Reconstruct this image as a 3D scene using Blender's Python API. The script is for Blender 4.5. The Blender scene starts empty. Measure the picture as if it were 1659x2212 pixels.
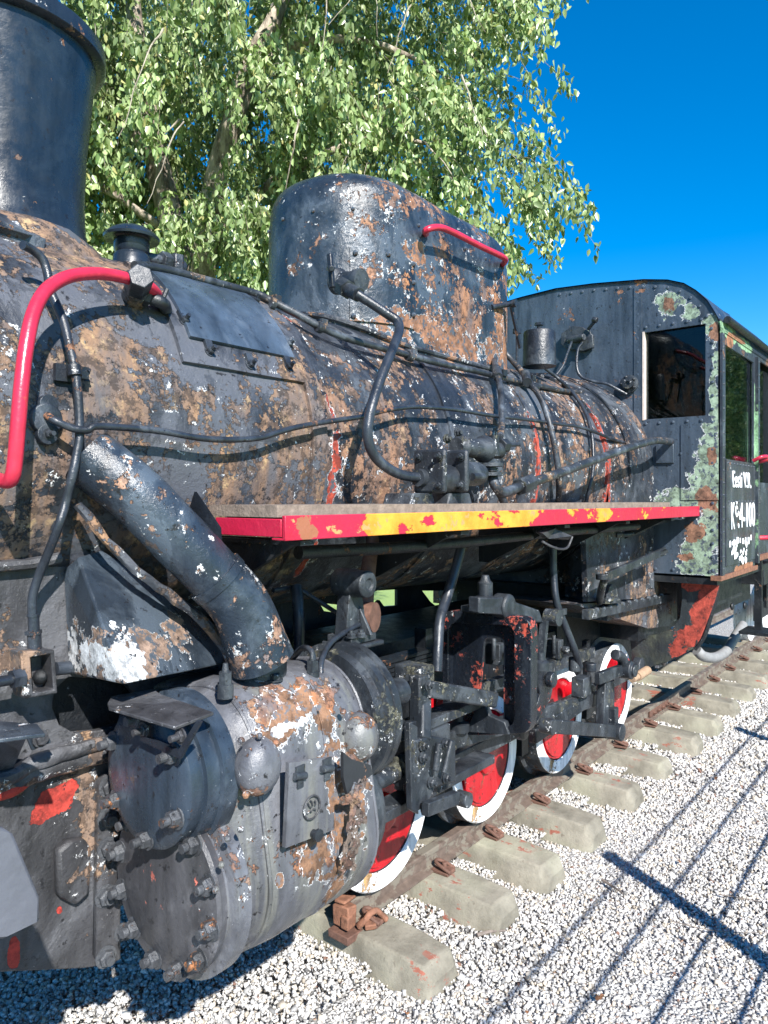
import bpy, math, random
import numpy as np
from mathutils import Vector, Matrix
from mathutils.geometry import tessellate_polygon
rng = random.Random(7); nr = np.random.RandomState(11)
S = bpy.context.scene; COL = S.collection
rad = math.radians
# ------------------------------------------------------------------ camera
TH = rad(38.4); CA, SA = math.cos(TH), math.sin(TH); F = 1600.0; CH = 1.70
cam = bpy.data.objects.new('camera', bpy.data.cameras.new('camera')); COL.objects.link(cam); S.camera = cam
cam.location = (0, 0, CH); cam.rotation_euler = (rad(90), 0, TH - rad(90))
cam.data.sensor_fit = 'HORIZONTAL'; cam.data.sensor_width = 36; cam.data.lens = 36*F/1659
cam.data.shift_y = -26/1659; cam.data.clip_start = .02; cam.data.clip_end = 2000
# ------------------------------------------------------------------ sky, sun, exposure
LD = Vector((.579, 1, -.908)).normalized()
w = bpy.data.worlds.new('World'); S.world = w; w.use_nodes = True
nt = w.node_tree; bg = nt.nodes['Background']
sky = nt.nodes.new('ShaderNodeTexSky'); sky.sky_type = 'NISHITA'; sky.sun_disc = False
sky.sun_elevation = math.asin(-LD.z); sky.sun_rotation = math.atan2(-LD.x, -LD.y)
sky.air_density = 1.0; sky.dust_density = .2; sky.ozone_density = 4; sky.altitude = 300
hs = nt.nodes.new('ShaderNodeHueSaturation'); hs.inputs['Saturation'].default_value = 1.45; hs.inputs['Value'].default_value = 1
nt.links.new(sky.outputs[0], hs.inputs['Color']); nt.links.new(hs.outputs[0], bg.inputs[0]); bg.inputs[1].default_value = .105
sl = bpy.data.lights.new('sun', 'SUN'); sl.energy = 5; sl.angle = rad(.7); sl.color = (1, .965, .91)
so = bpy.data.objects.new('sun', sl); COL.objects.link(so); so.rotation_euler = LD.to_track_quat('-Z', 'Y').to_euler(); so.location = (-5, -9, 9)
S.view_settings.view_transform = 'Standard'; S.view_settings.look = 'None'; S.view_settings.gamma = 1
S.view_settings.use_curve_mapping = False; S.view_settings.exposure = 1.05
S.render.engine = 'CYCLES'; S.cycles.max_bounces = 6; S.cycles.transparent_max_bounces = 8

# ------------------------------------------------------------------ measured positions: where a sight line meets a known plane of the place
def ray(u, v):
    t = (u-829.5)/F; return Vector((CA+t*SA, SA-t*CA, (1080-v)/F))
def PY(u, v, Y):
    d = ray(u, v); return d*(Y/d.y)+Vector((0, 0, CH))
def PX(u, v, X):
    d = ray(u, v); return d*(X/d.x)+Vector((0, 0, CH))
def PZ(u, v, Z):
    d = ray(u, v); return d*((Z-CH)/d.z)+Vector((0, 0, CH))
YC, ZB, RB = 2.26, 1.87, .60
def PB(u, v, off=0, R=RB):
    d = ray(u, v); rr = R+off; A = d.y*d.y+d.z*d.z; B = 2*(-YC*d.y+(CH-ZB)*d.z); C = YC*YC+(CH-ZB)**2-rr*rr
    q = B*B-4*A*C; s = (-B-math.sqrt(q))/(2*A) if q > 0 else -B/(2*A)
    return d*s+Vector((0, 0, CH))
def BA(X, ang, off=0, R=RB):      # point on the boiler skin, ang degrees above the horizontal on the near side
    return Vector((X, YC-(R+off)*math.cos(rad(ang)), ZB+(R+off)*math.sin(rad(ang))))

# ------------------------------------------------------------------ mesh building
def cr(pts, n=6):
    pts = [Vector(p) for p in pts]
    if len(pts) < 3: return pts
    P = [pts[0]*2-pts[1]]+pts+[pts[-1]*2-pts[-2]]; out = []
    for i in range(1, len(P)-2):
        for k in range(n):
            t = k/n; a, b, c, d = P[i-1], P[i], P[i+1], P[i+2]
            out.append(.5*((2*b)+(c-a)*t+(2*a-5*b+4*c-d)*t*t+(3*b-a-3*c+d)*t**3))
    out.append(pts[-1]); return out
class MB:
    def __init__(s): s.v = []; s.f = []
    def add(s, vs, fs):
        o = len(s.v); s.v += [tuple(x) for x in vs]; s.f += [tuple(i+o for i in f) for f in fs]; return s
    def box(s, c, sz, M=None):
        c = Vector(c); x, y, z = [k/2 for k in sz]
        vs = [Vector((i*x, j*y, k*z)) for i in (-1, 1) for j in (-1, 1) for k in (-1, 1)]
        if M is not None: vs = [M @ p for p in vs]
        return s.add([c+p for p in vs], [(0, 1, 3, 2), (4, 6, 7, 5), (0, 4, 5, 1), (2, 3, 7, 6), (0, 2, 6, 4), (1, 5, 7, 3)])
    def bar(s, a, b, w, h, up=(0, 0, 1)):      # w across, h along up
        a, b = Vector(a), Vector(b); x = (b-a).normalized(); u = Vector(up); y = u.cross(x).normalized(); z = x.cross(y)
        M = Matrix((x, y, z)).transposed(); return s.box((a+b)/2, ((b-a).length, w, h), M)
    def frustum(s, a, b, r0, r1, n=20, cap=True):
        a, b = Vector(a), Vector(b); z = (b-a).normalized(); x = z.orthogonal().normalized(); y = z.cross(x)
        vs = []
        for c, r in ((a, r0), (b, r1)):
            for i in range(n):
                t = 2*math.pi*i/n; vs.append(c+(x*math.cos(t)+y*math.sin(t))*r)
        fs = [(i, (i+1) % n, n+(i+1) % n, n+i) for i in range(n)]
        if cap: fs += [tuple(range(n-1, -1, -1)), tuple(range(n, 2*n))]
        return s.add(vs, fs)
    def cyl(s, a, b, r, n=20): return s.frustum(a, b, r, r, n)
    def lathe(s, c, ax, prof, n=40, cap=True):           # prof: (distance along the axis, radius)
        c = Vector(c); z = Vector(ax).normalized(); x = z.orthogonal().normalized(); y = z.cross(x); vs = []; fs = []
        for d, r in prof:
            for i in range(n):
                t = 2*math.pi*i/n; vs.append(c+z*d+(x*math.cos(t)+y*math.sin(t))*max(r, 1e-4))
        for k in range(len(prof)-1):
            for i in range(n): fs.append((k*n+i, k*n+(i+1) % n, (k+1)*n+(i+1) % n, (k+1)*n+i))
        if cap: fs.append(tuple(range(n-1, -1, -1))); m = (len(prof)-1)*n; fs.append(tuple(range(m, m+n)))
        return s.add(vs, fs)
    def tube(s, pts, r, n=12, sm=6):
        P = cr(pts, sm) if sm > 1 else [Vector(p) for p in pts]
        rs = r if isinstance(r, (list, tuple)) else [r]
        L = len(P); T = [(P[min(i+1, L-1)]-P[max(i-1, 0)]).normalized() for i in range(L)]
        x = T[0].orthogonal().normalized(); vs = []; fs = []
        for i in range(L):
            x = (x-T[i]*x.dot(T[i])).normalized(); y = T[i].cross(x)
            q = i/(L-1)*(len(rs)-1); k = min(int(q), len(rs)-2) if len(rs) > 1 else 0
            R = rs[k]+(rs[k+1]-rs[k])*(q-k) if len(rs) > 1 else rs[0]
            for j in range(n):
                t = 2*math.pi*j/n; vs.append(P[i]+(x*math.cos(t)+y*math.sin(t))*R)
        for i in range(L-1):
            for j in range(n): fs.append((i*n+j, i*n+(j+1) % n, (i+1)*n+(j+1) % n, (i+1)*n+j))
        fs.append(tuple(range(n-1, -1, -1))); fs.append(tuple(range((L-1)*n, L*n)))
        return s.add(vs, fs)
    def slab(s, pts, d, holes=()):             # polygon (with holes) given thickness d (vector)
        loops = [[Vector(p) for p in pts]]+[[Vector(p) for p in h] for h in holes]; d = Vector(d)
        flat = [p for l in loops for p in l]; tri = tessellate_polygon(loops); n = len(flat)
        fs = [tuple(t) for t in tri]+[tuple(i+n for i in reversed(t)) for t in tri]; o = 0
        for l in loops:
            m = len(l); fs += [(o+i, o+(i+1) % m, n+o+(i+1) % m, n+o+i) for i in range(m)]; o += m
        return s.add(flat+[p+d for p in flat], fs)
    def ball(s, c, r, n=14, sc=(1, 1, 1)):
        c = Vector(c); m = n//2; vs = [c+Vector((0, 0, r*sc[2]))]; fs = []
        for i in range(1, m):
            for j in range(n):
                a, b = math.pi*i/m, 2*math.pi*j/n
                vs.append(c+Vector((r*sc[0]*math.sin(a)*math.cos(b), r*sc[1]*math.sin(a)*math.sin(b), r*sc[2]*math.cos(a))))
        vs.append(c-Vector((0, 0, r*sc[2]))); e = len(vs)-1
        for j in range(n):
            fs.append((0, 1+j, 1+(j+1) % n)); fs.append((e, 1+(m-2)*n+(j+1) % n, 1+(m-2)*n+j))
            for i in range(m-2): fs.append((1+i*n+j, 1+(i+1)*n+j, 1+(i+1)*n+(j+1) % n, 1+i*n+(j+1) % n))
        return s.add(vs, fs)
    def barrel(s, X0, X1, R0, R1, a0=-180, a1=180, n=96, nx=10, th=0):   # piece of boiler skin
        vs = []; fs = []; full = a1-a0 >= 360
        k = n if full else n+1
        for i in range(nx+1):
            f = i/nx
            for j in range(k): vs.append(BA(X0+(X1-X0)*f, a0+(a1-a0)*j/n, 0, R0+(R1-R0)*f))
        for i in range(nx):
            for j in range(n): fs.append((i*k+j, (i+1)*k+j, (i+1)*k+(j+1) % k, i*k+(j+1) % k))
        o = len(vs)
        if th:
            for i in range(nx+1):
                f = i/nx
                for j in range(k): vs.append(BA(X0+(X1-X0)*f, a0+(a1-a0)*j/n, -th, R0+(R1-R0)*f))
            for i in range(nx):
                for j in range(n): fs.append((o+i*k+j, o+i*k+(j+1) % k, o+(i+1)*k+(j+1) % k, o+(i+1)*k+j))
            for j in range(n):
                fs.append((j, (j+1) % k, o+(j+1) % k, o+j)); q = nx*k; fs.append((q+j, o+q+j, o+q+(j+1) % k, q+(j+1) % k))
            if not full:
                for i in range(nx):
                    fs.append((i*k, o+i*k, o+(i+1)*k, (i+1)*k)); fs.append((i*k+k-1, (i+1)*k+k-1, o+(i+1)*k+k-1, o+i*k+k-1))
        return s.add(vs, fs)
    def wobble(s, amp, sc=9):                  # worn, hand-beaten plate: a few millimetres of unevenness
        from mathutils import noise
        s.v = [tuple(Vector(p)+noise.noise_vector(Vector(p)*sc)*amp) for p in s.v]; return s
def bolt_mb(p, d, r=.014, L=.02, stud=.012, washer=True, n=6):
    p, d = Vector(p), Vector(d).normalized(); m = MB()
    if washer: m.cyl(p, p+d*.004, r*1.35, 14)
    m.frustum(p+d*.003, p+d*(L*.8), r, r, n); m.frustum(p+d*(L*.8), p+d*L, r, r*.82, n)
    if stud: m.cyl(p+d*L, p+d*(L+stud), r*.55, 10)
    return m
def tag(o, label=None, cat=None, group=None, kind=None):
    for k, x in (('label', label), ('category', cat), ('group', group), ('kind', kind)):
        if x: o[k] = x
    return o
def empty(name, loc, label, cat, group=None, rz=0):
    o = bpy.data.objects.new(name, None); COL.objects.link(o); o.location = loc; o.rotation_euler = (0, 0, rz)
    o.empty_display_size = .1; tag(o, label, cat, group); return o
def obj(name, m, mat, parent=None, smooth=38, bevel=0, local=False, subs=0):
    me = bpy.data.meshes.new(name); me.from_pydata([tuple(v) for v in m.v], [], m.f); me.update()
    import bmesh
    b = bmesh.new(); b.from_mesh(me); bmesh.ops.recalc_face_normals(b, faces=b.faces); b.to_mesh(me); b.free()
    if smooth:
        me.shade_smooth(); me.set_sharp_from_angle(angle=rad(smooth))
    o = bpy.data.objects.new(name, me); COL.objects.link(o)
    for k in (mat if isinstance(mat, list) else [mat]): me.materials.append(k)
    if parent:
        o.parent = parent
        if parent.type == 'EMPTY' and not local: o.location = -parent.location
    if bevel:
        b = o.modifiers.new('bevel', 'BEVEL'); b.width = bevel; b.segments = 2; b.limit_method = 'ANGLE'; b.angle_limit = rad(40)
    return o
def copy_tree(o, parent=None, kids=None):
    c = o.copy(); COL.objects.link(c); c.parent = parent
    for ch in KIDS.get(o.name, ()): copy_tree(bpy.data.objects[ch], c)
    return c
KIDS = {}
def note_kids(o):
    for q in bpy.data.objects:
        if q.parent is o:
            KIDS.setdefault(o.name, [])
            if q.name not in KIDS[o.name]: KIDS[o.name].append(q.name); note_kids(q)

# ------------------------------------------------------------------ materials
class N:
    def __init__(s, name):
        s.m = bpy.data.materials.new(name); s.m.use_nodes = True; s.t = s.m.node_tree; s.n = s.t.nodes
        s.b = s.n['Principled BSDF']; s.out = s.n['Material Output']
        s.co = s.n.new('ShaderNodeTexCoord').outputs['Object']
    def put(s, sock, v):
        if isinstance(v, bpy.types.NodeSocket): s.t.links.new(v, sock)
        elif isinstance(v, (tuple, list)) and len(v) == 3 and sock.type == 'RGBA': sock.default_value = (*v, 1)
        else: sock.default_value = v
    def math(s, op, a, b=0.0, c=None, clamp=False):
        n = s.n.new('ShaderNodeMath'); n.operation = op; n.use_clamp = clamp
        s.put(n.inputs[0], a); s.put(n.inputs[1], b)
        if c is not None: s.put(n.inputs[2], c)
        return n.outputs[0]
    def mix(s, f, a, b, mode='MIX'):
        n = s.n.new('ShaderNodeMix'); n.data_type = 'RGBA'; n.blend_type = mode; n.clamp_factor = True
        s.put(n.inputs[0], f); s.put(n.inputs[6], a); s.put(n.inputs[7], b); return n.outputs[2]
    def scale(s, v, sc, off=(0, 0, 0)):
        n = s.n.new('ShaderNodeMapping'); s.put(n.inputs[0], v); n.inputs['Scale'].default_value = sc; n.inputs['Location'].default_value = off
        return n.outputs[0]
    def noise(s, sc, det=6, ro=.6, v=None, dist=0, col=False):
        n = s.n.new('ShaderNodeTexNoise'); s.put(n.inputs['Vector'], v if v is not None else s.co)
        n.inputs['Scale'].default_value = sc; n.inputs['Detail'].default_value = det; n.inputs['Roughness'].default_value = ro; n.inputs['Distortion'].default_value = dist
        return n.outputs[1 if col else 0]
    def voro(s, sc, v=None, feat='F1', col=False, rnd=1):
        n = s.n.new('ShaderNodeTexVoronoi'); n.feature = feat; s.put(n.inputs['Vector'], v if v is not None else s.co)
        n.inputs['Scale'].default_value = sc; n.inputs['Randomness'].default_value = rnd
        return n.outputs['Color' if col else 'Distance']
    def step(s, v, lo, hi, a=0.0, b=1.0):
        n = s.n.new('ShaderNodeMapRange'); n.clamp = True; s.put(n.inputs[0], v)
        for i, x in zip((1, 2, 3, 4), (lo, hi, a, b)): s.put(n.inputs[i], x)
        return n.outputs[0]
    def bump(s, h, dist=.003, strength=1.0, prev=None):
        n = s.n.new('ShaderNodeBump'); s.put(n.inputs['Height'], h); n.inputs['Distance'].default_value = dist; n.inputs['Strength'].default_value = strength
        if prev is not None: s.t.links.new(prev, n.inputs['Normal'])
        return n.outputs[0]
    def blobs(s, lst, k=.9, sc=9):             # irregular worn patches: list of (centre, radius or (rx, ry, rz))
        no = s.noise(sc, 8, .62); out = None; bias = s.math('MULTIPLY', s.math('SUBTRACT', no, .5), k*2)
        for c, r in lst:
            rv = (r, r, r) if not isinstance(r, tuple) else r
            mp = s.scale(s.co, tuple(1/q for q in rv), tuple(-c[i]/rv[i] for i in range(3)))
            ln = s.n.new('ShaderNodeVectorMath'); ln.operation = 'LENGTH'; s.put(ln.inputs[0], mp)
            d = s.math('ADD', ln.outputs['Value'], bias); out = d if out is None else s.math('MINIMUM', out, d)
        return out                                # < 1 inside
    def fin(s, col, rough=.5, nrm=None, metal=0.0, spec=.5):
        s.put(s.b.inputs['Base Color'], col); s.put(s.b.inputs['Roughness'], rough); s.put(s.b.inputs['Metallic'], metal)
        s.b.inputs['Specular IOR Level'].default_value = spec
        if nrm is not None: s.put(s.b.inputs['Normal'], nrm)
        return s.m
BLK = (.014, .018, .026); GRY = (.07, .083, .10); GRY2 = (.14, .15, .165)
RUSTD = (.11, .055, .035); RUSTO = (.42, .17, .065); TAN = (.40, .25, .14); WHT = (.78, .79, .8)
def peel(name, base=BLK, rust=.5, grey=.5, white=.5, sc=1.0, rcol=(RUSTD, RUSTO), greyc=GRY, rough=.3, bump=1.0, extra=(), zgrad=None, streakc=None, boost=(), streak=.5, soft=.012, undercol=None):
    """old paint flaking off: black over an older grey coat over rusty steel, with pale broken edges.
    rust / grey / white: 0 none .. 1 most of the surface. extra: (list of patches, colour, rim colour)."""
    s = N(name)
    a = s.noise(3.2*sc, 5, .6); b = s.noise(15*sc, 8, .72, dist=.35); fine = s.noise(60*sc, 6, .65)
    m = s.math('ADD', s.math('MULTIPLY', a, .40), s.math('MULTIPLY', b, .36)); m = s.math('ADD', m, s.math('MULTIPLY', s.noise(50*sc, 6, .72), .24))
    if zgrad: # more wear between heights
        z = s.n.new('ShaderNodeSeparateXYZ'); s.put(z.inputs[0], s.co); m = s.math('ADD', m, s.step(z.outputs[2], zgrad[0], zgrad[1], 0, zgrad[2]))
    for bp_, amt in boost:
        m = s.math('ADD', m, s.math('MULTIPLY', s.step(s.blobs(bp_, .5), 1.4, .3), amt))
    T = .60-.125*rust
    bare = s.step(m, T, T+soft)
    g2 = s.noise(5.3*sc, 9, .66, v=s.scale(s.co, (1, 1, .7), (3, 7, 1)), dist=.4); TG = .66-.2*grey
    gm = s.step(g2, TG-.07, TG+.07); gm = s.math('MAXIMUM', s.math('MULTIPLY', gm, .75), s.math('MULTIPLY', s.step(g2, TG+.03, TG+.04), .9))
    stn = s.noise(3, 5, .6, v=s.scale(s.co, (5, 5, .8)))
    shade = s.step(stn, .3, .75, .5, 1.6)
    c0 = s.mix(1, base, s.mix(0, (1, 1, 1), (1, 1, 1)), 'MULTIPLY') if False else base
    vm = s.n.new('ShaderNodeVectorMath'); vm.operation = 'SCALE'; s.put(vm.inputs[0], base); s.put(vm.inputs['Scale'], shade)
    gcol = s.mix(s.noise(9*sc, 5, .6), greyc, tuple(x*1.7 for x in greyc))
    col = s.mix(s.math('MULTIPLY', gm, .85), vm.outputs[0], gcol)
    rc = s.mix(s.step(s.noise(9*sc, 9, .72, v=s.scale(s.co, (1, 1, .6))), .36, .64), rcol[0], rcol[1])
    rc = s.mix(s.step(s.noise(23*sc, 6, .7, v=s.scale(s.co, (1, 1, 1), (9, 2, 4))), .55, .66), rc, undercol or TAN)
    rc = s.mix(s.math('MULTIPLY', s.step(s.noise(4, 6, .65, v=s.scale(s.co, (4, 4, .6), (2, 2, 2))), .42, .66), .8), rc, greyc); rc = s.mix(s.step(s.noise(28*sc, 6, .75, v=s.scale(s.co, (1, 1, 1), (6, 6, 1))), .5, .56, 0, .75), rc, tuple(x*.35 for x in rcol[0]))
    if streakc: col = s.mix(s.math('MULTIPLY', s.step(s.noise(2.2, 6, .6, v=s.scale(s.co, (6, 3, .35), (1, 5, 2))), .50, .68), .8), col, streakc)
    col = s.mix(bare, col, rc)
    # thin pale broken edge of the paint coat around each bare spot, and scattered chips
    edge = s.math('MULTIPLY', s.step(m, T-.022, T-.012), s.math('SUBTRACT', 1.0, s.step(m, T, T+.01)))
    wn = s.noise(17*sc, 7, .7, v=s.scale(s.co, (1, 1, 1), (5, 5, 5)))
    TW = .72-.17*white
    wm = s.math('MULTIPLY', edge, s.step(wn, TW-.06, TW-.04))
    chip = s.math('MULTIPLY', s.step(s.noise(75*sc, 5, .72, v=s.scale(s.co, (1, 1, 1), (2, 8, 5))), .665-.03*white, .675-.03*white), s.step(s.noise(4*sc, 4, .6, v=s.scale(s.co, (1, 1, 1), (1, 4, 7))), .56-.1*white, .6-.1*white))
    wm = s.math('MAXIMUM', wm, s.math('MULTIPLY', chip, s.step(m, T-.07, T-.03)))
    col = s.mix(wm, col, WHT)
    bm = bare
    for ex in extra:
        pts, pc, rim = ex[:3]; d = s.blobs(pts, *(ex[3] if len(ex) > 3 else (.9, 9)))
        if rim: col = s.mix(s.math('MULTIPLY', s.step(d, 1.10, 1.0), s.step(wn, .46, .48)), col, rim)
        k = s.step(d, 1.0, .97)
        pcc = s.mix(s.step(s.noise(15, 8, .75), .42, .60), tuple(x*.3 for x in pc), pc); pcc = s.mix(s.step(s.noise(30, 6, .75, v=s.scale(s.co, (1, 1, 1), (4, 4, 4))), .53, .57), pcc, greyc if rim else tuple(x*.7 for x in pc))
        col = s.mix(k, col, pcc); bm = s.math('MAXIMUM', bm, k)
    col = s.mix(s.step(s.noise(34*sc, 4, .7, v=s.scale(s.co, (1, 1, 1), (7, 1, 2))), .62, .68), col, (.012, .012, .014))
    h = s.math('ADD', s.math('MULTIPLY', bm, -.5), s.math('ADD', s.math('MULTIPLY', gm, .12), s.math('MULTIPLY', fine, .35)))
    h = s.math('ADD', h, s.math('MULTIPLY', b, .6))
    r = s.math('ADD', s.step(s.noise(22, 5, .6), .3, .7, rough-.08, rough+.14), s.math('MULTIPLY', bm, .4), clamp=True)
    return s.fin(col, r, s.bump(h, .009*bump))
def plain(name, c, rough=.5, var=.3, sc=20, bump=.002, metal=0, c2=None, t=.5):
    s = N(name); n = s.noise(sc, 7, .65)
    col = s.mix(s.step(n, .3, .7), tuple(x*(1-var) for x in c), tuple(min(1, x*(1+var)) for x in c))
    if c2: col = s.mix(s.step(s.noise(sc*.5, 8, .7, v=s.scale(s.co, (1, 1, 1), (4, 4, 4))), t, t+.03), col, c2)
    return s.fin(col, rough, s.bump(s.noise(sc*3, 5, .6), bump), metal)
# black paint of the machine in its different states of decay
M_smoke = peel('smokebox_paint', rust=.82, grey=.9, white=.35, sc=.85, rcol=((.085, .06, .05), (.30, .175, .10)), undercol=(.40, .27, .14), greyc=(.075, .08, .095), rough=.42)
M_boil = peel('boiler_paint', rust=.62, grey=.7, white=.5, sc=.85, rcol=((.10, .065, .05), (.31, .165, .095)), greyc=(.07, .08, .095), rough=.36, bump=1.3,
    extra=[([((4.14, 1.66, 1.85), (.025, .12, .45)), ((3.3, 1.64, 1.9), (.022, .1, .3)), ((1.84, 1.66, 1.72), (.03, .1, .3)), ((1.84, 1.95, 2.35), (.03, .1, .16)), ((1.84, 1.7, 1.45), (.03, .2, .3))], (.6, .09, .05), WHT, (2.0, 15))])
M_dome = peel('dome_paint', base=(.016, .024, .035), rust=.38, grey=.7, white=.45, greyc=(.055, .07, .09), rough=.26, bump=.6, rcol=((.2, .10, .06), (.40, .18, .08)), undercol=(.45, .2, .09),
    boost=[([((2.95, 1.9, 2.6), (.45, .3, .35)), ((3.4, 1.9, 2.6), (.2, .3, .4)), ((2.85, 1.9, 3.0), (.5, .4, .08))], .06)],
    extra=[([((2.9, 1.9, 2.44), (.45, .2, .06)), ((3.45, 1.95, 2.5), (.06, .2, .16)), ((2.62, 1.9, 2.78), (.06, .3, .05))], (.33, .16, .09), WHT, (2.6, 13))])
M_nut = peel('nut_paint', base=(.06, .064, .072), rust=.3, grey=.4, white=.2, greyc=(.04, .043, .05), rough=.35, sc=2)
M_chim = peel('chimney_paint', base=(.012, .019, .030), rust=.1, grey=.25, white=.1, greyc=(.02, .03, .043), rough=.25, bump=.22)
M_pipe = peel('pipe_paint', base=(.018, .023, .032), rust=.12, grey=.45, white=.12, sc=1.6, rough=.3, bump=.35, greyc=(.045, .053, .065))
M_pipe2 = peel('weathered_pipe_paint', base=(.02, .024, .03), rust=.42, grey=.5, white=.35, sc=1.8, rough=.4, bump=.4, rcol=((.13, .09, .06), (.3, .18, .1)))
M_blk = peel('black_paint', base=(.015, .019, .027), rust=.12, grey=.35, white=.18, rough=.32, bump=.7)
M_mech = peel('motion_paint', base=(.016, .02, .026), rust=.3, grey=.62, white=.45, sc=1.5, greyc=(.045, .052, .06), rcol=((.05, .05, .035), (.14, .135, .09)), undercol=(.2, .2, .15), rough=.42, bump=.6)
M_gear = peel('bracket_paint', base=(.009, .012, .018), rust=.36, grey=.2, white=.25, greyc=(.035, .042, .05), rough=.2, rcol=((.5, .07, .04), (.6, .1, .06)), undercol=(.6, .12, .08), bump=.8, sc=1.3)
M_dark = peel('underframe_paint', base=(.007, .009, .012), rust=.2, grey=.2, white=.1, greyc=(.025, .028, .03), rough=.45)
M_plate = peel('frame_plate_paint', base=(.04, .04, .044), rust=.42, grey=.6, white=.5, greyc=(.08, .082, .09), rough=.38, rcol=((.15, .10, .075), (.36, .23, .15)),
    boost=[([(PY(60, 1690, 1.76), (.25, .3, .03)), (PY(190, 1720, 1.76), (.02, .3, .3)), (PY(30, 1440, 1.7), (.05, .3, .06))], .07)],
    extra=[([(PY(125, 1718, 1.76), (.055, .2, .028)), (PY(100, 1752, 1.76), (.05, .2, .025)), (PY(20, 1705, 1.76), (.06, .2, .012)), (PY(128, 1965, 1.76), (.012, .2, .014)), (PY(30, 2058, 1.76), (.012, .2, .03))], (.50, .05, .035), None, (1.5, 10))])
M_hood = peel('hood_paint', base=(.018, .025, .035), rust=.25, grey=.6, white=.4, greyc=(.055, .07, .088), rough=.27, bump=.5,
    extra=[([(PY(300, 1440, 1.47), (.07, .3, .06)), (PY(340, 1400, 1.5), (.09, .3, .035)), (PY(420, 1370, 1.55), (.05, .3, .04))], (.34, .23, .17), WHT, (2.8, 16)), ([(PY(305, 1425, 1.47), (.05, .3, .05)), (PY(290, 1455, 1.47), (.03, .3, .03))], WHT, None, (2.2, 20))])
M_duct = peel('duct_paint', base=(.017, .025, .037), rust=.34, grey=.5, white=.5, greyc=(.06, .078, .1), rough=.22, bump=.6, rcol=((.3, .17, .11), (.48, .27, .17)))
M_cyl = peel('cylinder_paint', base=(.085, .088, .10), rust=.22, grey=.5, white=.3, greyc=(.11, .115, .13), rough=.32, bump=.6, streakc=(.20, .20, .17),
    boost=[([(PZ(640, 1545, 1.16), (.16, .12, .1)), (PY(735, 1760, 1.29), (.07, .15, .25)), (PY(690, 1840, 1.29), (.1, .1, .07)), (PY(560, 1740, 1.27), (.05, .1, .05))], .1)],
    extra=[([(PZ(640, 1545, 1.16), (.10, .09, .06)), (PZ(690, 1520, 1.17), (.05, .08, .05)), (PY(735, 1760, 1.29), (.05, .12, .20)), (PY(690, 1840, 1.29), (.07, .1, .05)), (PY(545, 1745, 1.27), (.03, .1, .02)), (PY(600, 1900, 1.3), (.012, .1, .015)), (PY(770, 1690, 1.29), (.05, .12, .12))], (.28, .15, .085), WHT, (2.3, 14)),
           ([(PZ(500, 1545, 1.13), (.025, .05, .1)), (PZ(600, 1510, 1.16), (.03, .05, .03)), (PY(715, 1640, 1.29), (.012, .06, .10)), (PZ(660, 1570, 1.13), (.10, .05, .02))], WHT, None, (1.8, 16))])
M_cover = peel('cover_paint', base=(.026, .038, .055), rust=.06, grey=.35, white=.18, greyc=(.07, .09, .115), rough=.26, bump=.35)
M_cover2 = peel('lower_cover_paint', base=(.05, .05, .056), rust=.1, grey=.4, white=.12, greyc=(.11, .11, .12), rough=.36, bump=.45, rcol=((.6, .14, .1), (.6, .2, .15)))
M_hatch = peel('hatch_paint', base=(.04, .058, .085), rust=.05, grey=.15, white=.3, greyc=(.08, .1, .13), rough=.28, bump=.25)
GRN = (.33, .43, .31); GRN2 = (.26, .44, .26)
XC = 4.78
def G(u, v, ry, rz): return (PX(u, v, XC), (.3, ry*1.15, rz*1.1))
M_cab = peel('cab_front_paint', base=(.042, .058, .08), rust=.12, grey=.3, white=.15, greyc=(.06, .075, .1), rough=.34, bump=.5,
    extra=[([G(1548, 900, .03, .12), G(1545, 780, .02, .1), G(1540, 1000, .05, .14), G(1545, 1150, .04, .14), G(1530, 1225, .05, .05), G(1470, 1095, .12, .05), G(1537, 960, .06, .12), G(1530, 1040, .09, .12), G(1480, 1075, .13, .06), G(1535, 1110, .06, .12), G(1510, 1190, .1, .10), G(1541, 850, .022, .16), G(1534, 700, .05, .08), G(1447, 655, .06, .07), G(1495, 675, .05, .04), G(1500, 1225, .1, .04), G(1255, 720, .05, .03)], GRN, WHT, (1.6, 12)),
           ([G(1448, 658, .035, .045), G(1528, 1080, .06, .07), G(1478, 1205, .05, .025), G(1538, 985, .02, .05), G(1545, 715, .03, .05), G(1500, 1150, .06, .05), G(1385, 628, .03, .012), G(1340, 630, .02, .012)], (.32, .16, .10), None, (1.4, 16))])
M_side = peel('cab_side_paint', base=(.028, .034, .046), rust=.2, grey=.4, white=.3, rough=.32,
    extra=[([((4.95, 1.19, 2.75), (.25, .2, .05)), ((5.4, 1.19, 2.74), (.2, .2, .04)), ((5.69, 1.19, 2.1), (.02, .2, .4)), ((5.69, 1.19, 1.5), (.015, .2, .2))], GRN2, None),
           ([((5.0, 1.17, 2.7), (.08, .1, .06)), ((5.4, 1.18, 1.25), (.3, .1, .03)), ((5.2, 1.18, 2.75), (.2, .1, .02))], (.38, .17, .09), None)])
M_board = N('running_board_paint')
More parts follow.
